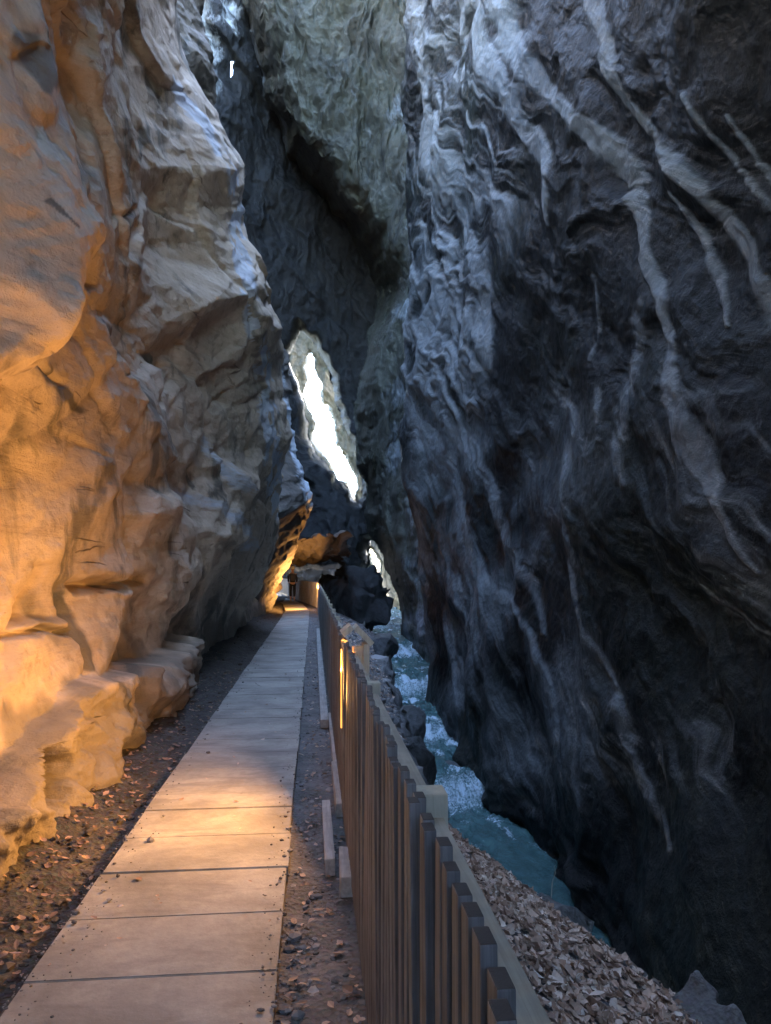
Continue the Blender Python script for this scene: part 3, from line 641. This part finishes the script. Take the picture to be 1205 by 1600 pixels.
# ------------------------------------------------------------------ paved path
FX = .208                                             # inner face of the fence
def path_center(Y): return float(np.interp(Y, [-10, 24, 30, 36, 42, 50, 58], [-.585, -.585, -.62, -.95, -1.7, -3.0, -4.5]))
def build_path():
    m, nt, B = new_mat('concrete_slabs'); p = coords(nt)
    n1 = noise_n(nt, p, 1.8, 7, .6, .3); n2 = noise_n(nt, p, 22, 6, .7); n3 = noise_n(nt, coords(nt, (.8, 2.2, 1)), 2.2, 7, .6, 1.0)
    c = ramp(nt, n1, [(.3, (.19, .185, .17)), (.55, (.36, .35, .325)), (.75, (.47, .46, .43))])
    c = mixc(nt, .8, c, ramp(nt, n2, [(.25, (.75, .75, .75)), (.6, (1.05, 1.05, 1.05))]), 'MULTIPLY')
    st = ramp(nt, n3, [(.48, (0, 0, 0)), (.66, (1, 1, 1))]); c = mixc(nt, mth(nt, 'MULTIPLY', st, .68), c, (.19, .18, .17))
    oi = attr(nt, 'tone'); c = mixc(nt, .22, c, oi, 'MULTIPLY')
    cv = N(nt, 'ShaderNodeTexVoronoi'); cv.feature = 'DISTANCE_TO_EDGE'; cv.inputs['Scale'].default_value = .8
    pw_ = N(nt, 'ShaderNodeVectorMath', operation='ADD'); nn = N(nt, 'ShaderNodeTexNoise'); nn.inputs['Scale'].default_value = 3; nn.inputs['Detail'].default_value = 5; nt.links.new(p, nn.inputs['Vector'])
    scv = N(nt, 'ShaderNodeVectorMath', operation='SCALE'); scv.inputs['Scale'].default_value = .15; nt.links.new(nn.outputs['Color'], scv.inputs[0]); nt.links.new(p, pw_.inputs[0]); nt.links.new(scv.outputs[0], pw_.inputs[1]); nt.links.new(pw_.outputs[0], cv.inputs['Vector'])
    crk = ramp(nt, cv.outputs['Distance'], [(.0, (1, 1, 1)), (.007, (0, 0, 0))]); crk = mth(nt, 'MULTIPLY', crk, ramp(nt, noise_n(nt, p, .9, 3), [(.6, (0, 0, 0)), (.68, (1, 1, 1))]))
    c = mixc(nt, mth(nt, 'MULTIPLY', crk, .85), c, (.07, .065, .06))
    nt.links.new(c, B.inputs['Base Color']); B.inputs['Roughness'].default_value = .62
    b = bump(nt, n1, .01); b = bump(nt, n2, .0035, 1, b); b = bump(nt, crk, -.006, 1, b); nt.links.new(b, B.inputs['Normal'])
    bm = bmesh.new(); lay = bm.verts.layers.float.new('tone'); y = -10.0
    while y < 57:
        L = .5 if y < 12 else random.choice([.5, .5, .5, 1.0])
        y2 = y+L; cx = path_center((y+y2)/2); dx = path_center(y2)-path_center(y); ang = -math.atan2(dx, L)
        rot = Matrix.Rotation(ang+random.uniform(-.004, .004), 4, 'Z') @ Matrix.Rotation(random.uniform(-.004, .004), 4, 'X')
        M = Matrix.Translation((cx+random.uniform(-.006, .006), (y+y2)/2, -.002+random.uniform(-.003, .003))) @ rot @ Matrix.Diagonal((.93, L-.005+abs(dx)*.3, .08, 1))
        r = bmesh.ops.create_cube(bm, size=1, matrix=M); tone = random.uniform(.75, 1.1)
        vs = r['verts']
        for v in vs: v[lay] = tone
        es = list({e for v in vs for e in v.link_edges if e.verts[0].co.z > 0 and e.verts[1].co.z > 0})
        bmesh.ops.bevel(bm, geom=es, offset=.004, segments=2, affect='EDGES')
        y = y2
    me = bpy.data.meshes.new('path'); bm.to_mesh(me); bm.free(); structure(link('path', me, m))
build_path()

# ------------------------------------------------------------------ timber material
def wood_mat(name, a, b, grain=(30, 30, 2), rough=.75, obj=True, var=.35, end=None):
    m, nt, B = new_mat(name); p = coords(nt, grain, obj=obj)
    n = noise_n(nt, p, 1.5, 6, .6, .6); n2 = noise_n(nt, coords(nt), 9, 5, .6)
    c = mixc(nt, ramp(nt, n, [(.3, (0, 0, 0)), (.7, (1, 1, 1))]), a, b)
    c = mixc(nt, .6, c, ramp(nt, n2, [(.3, (.6, .6, .6)), (.65, (1.1, 1.1, 1.1))]), 'MULTIPLY')
    oi = N(nt, 'ShaderNodeObjectInfo'); c = mixc(nt, var, c, ramp(nt, oi.outputs['Random'], [(0, (.55, .5, .5)), (1, (1.3, 1.25, 1.2))]), 'MULTIPLY')
    tn = ramp(nt, attr(nt, 'tone'), [(0, (1, 1, 1)), (.01, (.6, .6, .6)), (1, (1.25, 1.2, 1.15))]); c = mixc(nt, .5, c, tn, 'MULTIPLY')
    if end: g_n = N(nt, 'ShaderNodeSeparateXYZ'); nt.links.new(N(nt, 'ShaderNodeNewGeometry').outputs['Normal'], g_n.inputs[0]); c = mixc(nt, mth(nt, 'GREATER_THAN', g_n.outputs[2], .5), c, end)
    nt.links.new(c, B.inputs['Base Color']); B.inputs['Roughness'].default_value = rough
    b_ = bump(nt, n, .002); nt.links.new(b_, B.inputs['Normal']); return m
W_pick = wood_mat('weathered_picket_wood', (.12, .123, .13), (.30, .305, .32), (60, 60, 2), var=.6, end=(.045, .04, .04))
W_rail = wood_mat('pale_rail_wood', (.30, .27, .22), (.46, .42, .34), (40, 2, 40), var=.1)
W_post = wood_mat('post_wood', (.42, .39, .31), (.6, .57, .46), (30, 30, 3), var=.15)
W_beam = wood_mat('old_beam_wood', (.36, .355, .34), (.6, .6, .59), (25, 2, 25), rough=.8, var=.25)

# ------------------------------------------------------------------ picket fence
FENCE = [(FX, -1.5), (FX, 31), (.15, 33), (-.3, 37), (-1.0, 43), (-1.95, 52), (-2.8, 58)]
def fence_point(s):
    for k in range(len(FENCE)-1):
        a, b = Vector((*FENCE[k], 0)), Vector((*FENCE[k+1], 0)); L = (b-a).length
        if s <= L or k == len(FENCE)-2:
            d = (b-a)/L; return a+d*s, math.atan2(d.x, d.y)
        s -= L
def build_fence():
    root = empty('picket_fence', (FX, 2, 0)); tag(root, 'weathered wooden picket fence between the paved path and the river bank', 'fence')
    inv = Matrix.Translation(root.location).inverted()
    pitch = .077; s = .12; k = 0; rest = MB(); lay = rest.b.verts.layers.float.new('tone')
    items = []
    while s < 61: items.append(s); s += pitch*random.uniform(.985, 1.015)
    near = [q for q in items if q-1.5 > .45][:100]; near = set(near)
    for q in items:
        p, ang = fence_point(q); h = 1.085+random.uniform(-.008, .008)
        wd = .044+random.uniform(-.004, .004)
        if q in near:
            mb = MB(); mb.box((0, 0, h/2), (.022, wd, h), bev=.003)
            o = mb.build('picket', W_pick, root); o.location = Vector((p.x-FX, p.y-2, .02)); o.rotation_euler = (random.uniform(-.012, .012), random.uniform(-.012, .012), -ang)
        else:
            c0 = len(rest.b.verts)
            rest.box((p.x-FX+random.uniform(-.004, .004), p.y-2, .02+h/2), (.022, wd, h), rot=Matrix.Rotation(-ang, 3, 'Z'))
            rest.b.verts.ensure_lookup_table(); t = random.uniform(.05, 1)
            for v in rest.b.verts[c0:]: v[lay] = t
    o = rest.build('picket', W_pick, root); o['kind'] = 'stuff'; o['label'] = 'remaining pickets of the fence, close together in the distance'
    # rails: upper one lies flat behind the pickets, lower one stands on edge
    s0 = 0
    for k in range(len(FENCE)-1):
        a, b = Vector((*FENCE[k], 0)), Vector((*FENCE[k+1], 0)); L = (b-a).length; d = (b-a)/L; ang = math.atan2(d.x, d.y)
        nseg = max(1, round(L/3.24))
        for j in range(nseg):
            if k == 0 and j > 7 and False: pass
            c = a+d*(L*(j+.5)/nseg); nrm = Vector((d.y, -d.x, 0))
            for z, sz, off, nm in ((1.01, (.062, L/nseg-.004, .035), .043, 'top_rail'), (.28, (.035, L/nseg-.004, .09), .031, 'bottom_rail')):
                cc = c+nrm*off; mb = MB(); mb.box((0, 0, 0), sz, bev=.004)
                r = mb.build(nm, W_rail, root); r.location = Vector((cc.x-FX, cc.y-2, z+random.uniform(-.004, .004))); r.rotation_euler = (0, 0, -ang)
    for y in [1.66+1.62*i for i in range(-1, 19)]:
        if abs(y-4.9) < .1: continue
        mb = MB(); mb.box((0, 0, 0), (.071, .075, 1.5), bev=.004); r = mb.build('post', W_post, root)
        r.location = (.049, y-2, 1.075-.75)
    return root
build_fence()

# ------------------------------------------------------------------ fence lamps (orange)
def emis(name, col, st):
    m, nt, B = new_mat(name); B.inputs['Base Color'].default_value = (*col, 1); B.inputs['Emission Color'].default_value = (*col, 1); B.inputs['Emission Strength'].default_value = st; return m
M_glow = emis('sodium_lamp_glow', (1, .40, .085), .075)
def make_lamp(loc, label, power, hood=True, aim=(-1, 0, .3)):
    root = empty('fence_lamp', loc); tag(root, label, 'lamp', 'orange lamps along the fence')
    # light strip let into the fence facing the path and rock wall
    MB().box((-.019, 0, .80), (.012, .02, .50), bev=.003).build('light_strip', M_glow, root)
    if hood:
        MB().box((.09, 0, .52), (.075, .075, 1.1), bev=.004).build('post', W_post, root)
        b = MB(); th = .035
        pk = Vector((.055, 0, 1.185)); lf = Vector((-.005, 0, 1.135)); rt = Vector((.16, 0, 1.075))
        for A_, B_ in ((lf, pk), (pk, rt)):
            d = (B_-A_).normalized(); n = Vector((-d.z, 0, d.x)); n = n if n.z > 0 else -n
            b.prism([A_+Vector((0, -.09, 0)), B_+Vector((0, -.09, 0)), B_+n*th+Vector((0, -.09, 0)), A_+n*th+Vector((0, -.09, 0))], (0, .24, 0))
        b.build('hood', W_post, root)
        MB().box((.135, .0, .955), (.04, .19, .27), bev=.003).build('side_board', W_post, root)
        MB().box((.01, 0, 1.075), (.018, .04, .06), bev=.004).build('bulb', M_glow, root)
    ld = bpy.data.lights.new('lamp_light', 'AREA'); ld.shape = 'RECTANGLE'; ld.size = .03; ld.size_y = .36; ld.energy = power; ld.color = (1, .46, .125)
    lo = bpy.data.objects.new('lamp_light', ld); C.objects.link(lo); lo.parent = root; lo.location = (-.035, 0, .88); lo.rotation_euler = (0, math.pi/2, 0)
    lo.rotation_euler = Vector(aim).to_track_quat('-Z', 'Y').to_euler()
    return root
make_lamp((FX, 4.9, 0), 'nearer orange lamp under a small wooden gable hood on the fence', 7.5, aim=(-1, -.2, .28))
make_lamp((FX, 30.4, 0), 'farther orange lamp on the fence at the bend of the path', 30, hood=False, aim=(-.85, .4, .5))

# ------------------------------------------------------------------ old timber beams along the gravel strip
def beam(p0, p1, wd, ht, label, z=0.0):
    a = ground_at(*p0); b = ground_at(*p1); a = Vector(a); b = Vector(b); d = b-a; L = d.length
    mb = MB(); mb.box((0, 0, 0), (wd, L, ht), bev=.006, jitter=.004)
    o = mb.build('timber_beam', W_beam); c = (a+b)/2; o.location = (c.x, c.y, ht/2-.035+z); o.rotation_euler = (0, 0, -math.atan2(d.x, d.y))
    tag(o, label, 'beam', 'old beams lying along the foot of the fence')
beam((542, 1392), (539, 1342), .065, .10, 'short pale wooden block, nearest of the beams beside the fence')
beam((516, 1358), (509, 1262), .05, .085, 'thin brown beam lying between the nearest block and the path')
beam((532, 1268), (524, 1200), .06, .09, 'short pale beam in line behind the nearest block')
beam((524, 1200), (516, 1120), .035, .08, 'narrow grey batten tight against the fence')
beam((507, 1133), (497, 985), .085, .09, 'longest pale plank beside the path, running far along the fence')

# ------------------------------------------------------------------ leaf litter, gravel, stones
def leaf_mat():
    m, nt, B = new_mat('dry_leaves'); a = attr(nt, 'tone')
    c = ramp(nt, a, [(0, (.10, .06, .04)), (.25, (.32, .20, .14)), (.55, (.58, .42, .33)), (.8, (.72, .59, .50)), (1, (.80, .74, .68))])
    c = mixc(nt, .5, c, ramp(nt, noise_n(nt, coords(nt), 40, 4), [(.3, (.6, .6, .6)), (.7, (1.1, 1.1, 1.1))]), 'MULTIPLY')
    nt.links.new(c, B.inputs['Base Color']); B.inputs['Roughness'].default_value = .55
    return m
M_leaf = leaf_mat()
def surf_z(X, Y):
    P = np.stack([X, Y, bank_z(X, Y)], -1)
    return P[..., 2] + .035*smooth(.3, .6, X)*fbm(P*2.5, 4, 85)
def leaves(name, XY, size, label, lift=.012, curl=1., tm=1.):
    n = len(XY); X, Y = XY[:, 0], XY[:, 1]; Z = surf_z(X, Y)
    e = .03; zx = (surf_z(X+e, Y)-Z)/e; zy = (surf_z(X, Y+e)-Z)/e
    nr = np.stack([-zx, -zy, np.ones(n)], -1)+RNG.normal(0, .35, (n, 3))*curl; nr /= np.linalg.norm(nr, axis=1)[:, None]
    t = RNG.normal(size=(n, 3)); t -= (t*nr).sum(1)[:, None]*nr; t /= np.linalg.norm(t, axis=1)[:, None]; b = np.cross(nr, t)
    # outline of a pointed, lobed leaf, 10 points + centre line of 3
    lobes = np.array([(-.5, 0), (-.36, .16), (-.2, .27), (-.02, .25), (.14, .26), (.3, .14), (.5, 0), (.3, -.14), (.14, -.26), (-.02, -.25), (-.2, -.27), (-.36, -.16), (-.2, 0), (.0, 0), (.2, 0)])
    tri = np.array([(0, 12, 1), (1, 12, 2), (2, 12, 13), (2, 13, 3), (3, 13, 4), (4, 13, 14), (4, 14, 5), (5, 14, 6), (6, 14, 7), (7, 14, 8), (8, 14, 13), (8, 13, 9), (9, 13, 10), (10, 13, 12), (10, 12, 11), (11, 12, 0)])
    S = size*np.exp(RNG.normal(0, .28, n)); asp = RNG.uniform(.75, 1.25, n)
    cu = RNG.uniform(-.9, 1.3, n)*curl; cf = RNG.uniform(.2, 1.3, n)*curl; jit = 1+RNG.normal(0, .12, (n, 15, 2))
    lx = lobes[None, :, 0]*S[:, None]*jit[..., 0]; ly = lobes[None, :, 1]*(S*asp)[:, None]*jit[..., 1]
    lz = cu[:, None]*lx**2/S[:, None]*1.3 + cf[:, None]*np.abs(ly)*.55
    base = np.stack([X, Y, Z+lift+RNG.uniform(0, .02, n)], -1)
    V = base[:, None]+lx[..., None]*t[:, None]+ly[..., None]*b[:, None]+lz[..., None]*nr[:, None]
    Fq = (tri[None]+np.arange(n)[:, None, None]*15).reshape(-1, 3)
    tone = np.repeat(np.clip(RNG.beta(2.2, 2.2, n), 0, 1)*tm, 15)
    o = np_mesh(name, V.reshape(-1, 3), Fq, M_leaf, {'tone': tone}, smooth_=False)
    return tag(o, label, 'leaves', None, 'stuff')
def scatter_bank(n):
    Y = 1.2*np.exp(RNG.uniform(0, 1, n)*math.log(30/1.2)); Y = np.where(RNG.random(n) < .6, RNG.uniform(1.5, 9, n), Y)
    e = np.interp(Y, *EDGE); X = .34+(e-.34-.02)*RNG.random(n)
    keep = RNG.random(n) < (1-.75*smooth(.80, 1, (X-.34)/(e-.34)))
    return np.stack([X, Y], -1)[keep]
leaves('leaf_litter', scatter_bank(25000), .058, 'thick brown leaf litter covering the bank outside the fence')
Yg = 1.8*np.exp(RNG.uniform(0, 1, 420)*math.log(25/1.8)); leaves('leaf_litter', np.stack([RNG.uniform(-.09, .19, 420), Yg], -1), .04, 'scattered small leaves on the mud strip between the path and the fence', .0, .6, .8)
Yg = 2.5*np.exp(RNG.uniform(0, 1, 500)*math.log(12/2.5)); leaves('leaf_litter', np.stack([RNG.uniform(-1.55, -1.08, 500), Yg], -1), .04, 'sparse dark leaves on the soil under the left rock wall', .01, .6, .4)
def pebbles(name, XY, size, label, mat, zoff=0):
    ico = bmesh.new(); bmesh.ops.create_icosphere(ico, subdivisions=1, radius=1); bv = np.array([v.co[:] for v in ico.verts]); bf = np.array([[v.index for v in f.verts] for f in ico.faces]); ico.free()
    n = len(XY); S = size*np.exp(RNG.normal(0, .65, n)); sc_ = S[:, None]*RNG.uniform(.6, 1.3, (n, 3))*np.array([1, 1, .6])
    V = bv[None]*sc_[:, None]*(1+RNG.normal(0, .12, (n, len(bv), 1))); a = RNG.uniform(0, 6.28, n); ca, sa = np.cos(a)[:, None], np.sin(a)[:, None]
    x = V[..., 0]*ca-V[..., 1]*sa; y = V[..., 0]*sa+V[..., 1]*ca; V = np.stack([x, y, V[..., 2]], -1)
    Z = bank_z(XY[:, 0], XY[:, 1])+zoff; V += np.stack([XY[:, 0], XY[:, 1], Z], -1)[:, None]
    Fq = (bf[None]+np.arange(n)[:, None, None]*len(bv)).reshape(-1, 3)
    o = np_mesh(name, V.reshape(-1, 3), Fq, mat, {'tone': np.repeat(RNG.random(n), len(bv)), 'pale': np.zeros(n*len(bv)), 'stain_shade': np.zeros(n*len(bv))}, smooth_=False)
    return tag(o, label, 'stones', None, 'stuff')
def peb_mat(name, a, b):
    m, nt, B = new_mat(name); c = mixc(nt, attr(nt, 'tone'), a, b); nt.links.new(c, B.inputs['Base Color']); B.inputs['Roughness'].default_value = .7; return m
M_peb = peb_mat('grey_gravel', (.07, .07, .075), (.30, .29, .29)); M_pebl = peb_mat('brown_rubble', (.03, .025, .02), (.12, .095, .07))
Yg = 1.8*np.exp(RNG.uniform(0, 1, 3000)*math.log(32/1.8)); pebbles('gravel', np.stack([RNG.uniform(-.11, .2, 3000), Yg], -1), .006, 'grey gravel in the strip between the path and the fence', M_peb)
Yg = 2.2*np.exp(RNG.uniform(0, 1, 1900)*math.log(26/2.2)); pebbles('gravel', np.stack([-1.8+.74*RNG.random(1900)**1.4, Yg], -1), .010, 'brown stone rubble in the soil strip under the left rock wall', M_pebl)
Yg = 8*np.exp(RNG.uniform(0, 1, 2500)*math.log(34/8)); e_ = np.interp(Yg, *EDGE); pebbles('gravel', np.stack([.34+(e_-.36)*RNG.random(2500), Yg], -1), .03, 'grey stones among the leaves on the far bank', M_peb)

Yg = 2.2*np.exp(RNG.uniform(0, 1, 1500)*math.log(26/2.2)); sd2 = RNG.random(1500); pebbles('gravel', np.stack([np.where(sd2 < .5, -1.06+.2*RNG.random(1500)**2.5, -.11-.12*RNG.random(1500)**2.5), Yg], -1), .0035, 'fine grit strewn along both edges of the paved path', M_peb, .085)
Yg = 3*np.exp(RNG.uniform(0, 1, 70)*math.log(20/3)); leaves('leaf_litter', np.stack([RNG.uniform(-1.0, -.15, 70), Yg], -1), .03, 'a few small dry leaves lying on the paved path', .083, .5)
# ------------------------------------------------------------------ boulders at the water
def boulder(loc, r, seed, label, mat=None):
    bm = bmesh.new(); bmesh.ops.create_icosphere(bm, subdivisions=5, radius=1); V = np.array([v.co[:] for v in bm.verts])
    rs = np.random.default_rng(seed); V[:, 2] = np.minimum(V[:, 2], .72)+.12*np.clip(V[:, 2]-.72, 0, 1)
    if seed in (1, 9): V = np.sign(V)*np.abs(V)**.6
    for _ in range(16):                        # cut with random planes: angular, broken rock
        n = rs.normal(size=3); n /= np.linalg.norm(n); o = rs.uniform(.55, .9); dd = V@n-o; V -= np.where(dd > 0, dd, 0)[:, None]*n*.92
    if seed in (1, 9): V += V*(.22*trif(V[:, 0]*1.6+V[:, 2]*.6, V[:, 1]*1.3+V[:, 2]*1.2, seed, 3, .5)+.10*ridged(V*2.2, 3, seed))[:, None]
    V += V*(.10*fbm(V*1.5+seed, 4, seed)+.04*ridged(V*4, 3, seed+1))[:, None]
    for v, c in zip(bm.verts, V): v.co = c*np.array(r)
    me = bpy.data.meshes.new('boulder'); bm.to_mesh(me); bm.free()
    for p in me.polygons: p.use_smooth = True
    o = link('boulder', me, mat or M_wet); o.location = loc; tag(o, label, 'boulder', 'boulders along the river'); return o
boulder((2.3, 38, -.2), (1.55, 2.2, 1.9), 1, 'largest dark boulder at the far end of the bank beyond the fence', M_back)
boulder((1.0, 36.5, .0), (.85, 1.3, 1.3), 9, 'low dark rock between the far lamp and the largest boulder', M_back)
boulder(at1(640, 1150, 13.5), (.42, .7, .6), 2, 'angular wet rock at the bank edge, beside the brighter rapids')
boulder(at1(650, 1195, 11.5), (.30, .45, .5), 3, 'small split rock at the bank edge just above the leaf slope')
boulder(at1(600, 1010, 21), (.42, .7, .5), 4, 'pale-sided rock behind the lamp hood')
boulder(at1(742, 1110, 23.2), (.9, 1.1, .9), 5, 'rounded mossy boulder at the foot of the right wall', M_far)
boulder((3.35, 18.4, -3.3), (.35, .45, .3), 6, 'dark rock in the rapids against the right wall')
boulder((2.75, 26.5, -2.75), (.35, .5, .3), 7, 'small dark rock splitting the far rapids')
boulder((4.1, 15.6, -3.6), (.35, .5, .22), 8, 'flat dark rock where the rapids reach the calm water')

# ------------------------------------------------------------------ twig on the bank
def twig():
    p = [at1(866, 1378, 5.9)]; bm = bmesh.new(); pts = [Vector(at1(861, 1425, 5.9)), Vector(at1(862, 1392, 5.9)), Vector(at1(863, 1378, 5.9)), Vector(at1(868, 1364, 5.9)), Vector(at1(866, 1352, 5.9))]
    rings = []
    for i, q in enumerate(pts):
        r = .005*(1-.17*i); rings.append([bm.verts.new(q+Vector((math.cos(a)*r, math.sin(a)*r, 0))) for a in (0, 1.57, 3.14, 4.71)])
    for a, b in zip(rings, rings[1:]):
        for k in range(4): bm.faces.new((a[k], a[(k+1) % 4], b[(k+1) % 4], b[k]))
    bm.faces.new(rings[-1]); me = bpy.data.meshes.new('twig'); bm.to_mesh(me); bm.free(); o = link('twig', me, W_rail); tag(o, 'thin bare twig standing up at the edge of the leaf-covered bank', 'twig')
twig()

# ------------------------------------------------------------------ the walker
def simple(name, col, rough=.7):
    m, nt, B = new_mat(name); B.inputs['Specular IOR Level'].default_value = .12; n = noise_n(nt, coords(nt), 25, 4); c = mixc(nt, n, tuple(x*.75 for x in col), tuple(x*1.15 for x in col)); nt.links.new(c, B.inputs['Base Color']); B.inputs['Roughness'].default_value = rough; return m
def skin(name, verts, edges, radii, mat, parent, root=0, sub=2):
    me = bpy.data.meshes.new(name); me.from_pydata([tuple(v) for v in verts], edges, []); o = link(name, me, mat, parent)
    md = o.modifiers.new('s', 'SKIN'); md.use_smooth_shade = True; md.branch_smoothing = .6
    for i, r in enumerate(radii): me.skin_vertices[0].data[i].radius = (r, r*.9) if not isinstance(r, tuple) else r
    me.skin_vertices[0].data[root].use_root = True
    s = o.modifiers.new('u', 'SUBSURF'); s.levels = s.render_levels = sub
    return o
def walker(loc, rz):
    root = empty('person', loc, rz); tag(root, 'walker in dark clothes with pale helmet and small backpack at the bend of the path', 'person')
    sk_ = simple('skin', (.42, .27, .2)); dk = simple('dark_cloth', (.02, .022, .028)); wh = simple('white_helmet', (.75, .78, .82), .4); bk = simple('grey_backpack', (.05, .055, .07)); sh = simple('shoe', (.35, .36, .38))
    # body: pelvis, spine, neck, head, arms, legs (facing +Y)
    V = [(0, 0, .95), (0, 0, 1.12), (0, .01, 1.30), (0, .0, 1.44), (0, .01, 1.52), (0, .03, 1.60), (0, .04, 1.70),
         (.17, 0, 1.40), (.22, -.03, 1.15), (.21, .08, .93), (-.17, 0, 1.40), (-.22, .02, 1.15), (-.20, .12, .95),
         (.09, 0, .90), (.10, .10, .50), (.10, .08, .09), (-.09, 0, .90), (-.10, -.05, .50), (-.10, -.20, .12), (.10, .20, .04), (-.10, -.08, .05)]
    E = [(0, 1), (1, 2), (2, 3), (3, 4), (4, 5), (5, 6), (3, 7), (7, 8), (8, 9), (3, 10), (10, 11), (11, 12), (0, 13), (13, 14), (14, 15), (0, 16), (16, 17), (17, 18), (15, 19), (18, 20)]
    R = [(.15, .11), (.13, .10), (.15, .11), (.13, .09), .055, .085, .09, .06, .045, .03, .06, .045, .03, .09, .06, .04, .09, .06, .04, .03, .03]
    skin('body', V, E, R, sk_, root)
    J = [(0, 0, .93), (0, 0, 1.12), (0, .01, 1.30), (0, 0, 1.44), (.17, 0, 1.40), (.22, -.03, 1.15), (.21, .05, .99), (-.17, 0, 1.40), (-.22, .02, 1.15), (-.205, .09, 1.0)]
    skin('jacket', J, [(0, 1), (1, 2), (2, 3), (3, 4), (4, 5), (5, 6), (3, 7), (7, 8), (8, 9)], [(.175, .13), (.155, .125), (.17, .13), (.12, .10), .078, .062, .05, .078, .062, .05], dk, root)
    T = [(0, 0, .98), (.09, 0, .88), (.10, .10, .50), (.10, .085, .22), (-.09, 0, .88), (-.10, -.05, .50), (-.10, -.16, .24)]
    skin('trousers', T, [(0, 1), (1, 2), (2, 3), (0, 4), (4, 5), (5, 6)], [(.17, .13), .108, .078, .068, .108, .078, .068], dk, root)
    for x, y, z, a in ((.10, .13, .055, 0), (-.10, -.15, .06, .5)):
        b = bmesh.new(); bmesh.ops.create_uvsphere(b, u_segments=14, v_segments=8, radius=1, matrix=Matrix.Translation((x, y, z)) @ Matrix.Rotation(-a, 4, 'X') @ Matrix.Diagonal((.05, .14, .055, 1)))
        me = bpy.data.meshes.new('shoe'); b.to_mesh(me); b.free(); link('shoe', me, sh, root)
    b = bmesh.new(); bmesh.ops.create_uvsphere(b, u_segments=20, v_segments=12, radius=1, matrix=Matrix.Translation((0, .035, 1.70)) @ Matrix.Diagonal((.125, .145, .13, 1)))
    bmesh.ops.delete(b, geom=[v for v in b.verts if v.co.z < 1.655], context='VERTS')
    bmesh.ops.solidify(b, geom=b.faces[:], thickness=.01)
    me = bpy.data.meshes.new('helmet'); b.to_mesh(me); b.free(); link('helmet', me, wh, root)
    MB().box((0, -.19, 1.25), (.27, .13, .38), bev=.05).build('backpack', bk, root, True)
g_ = ground_at(457, 941); walker((g_[0], g_[1], .045), .1)
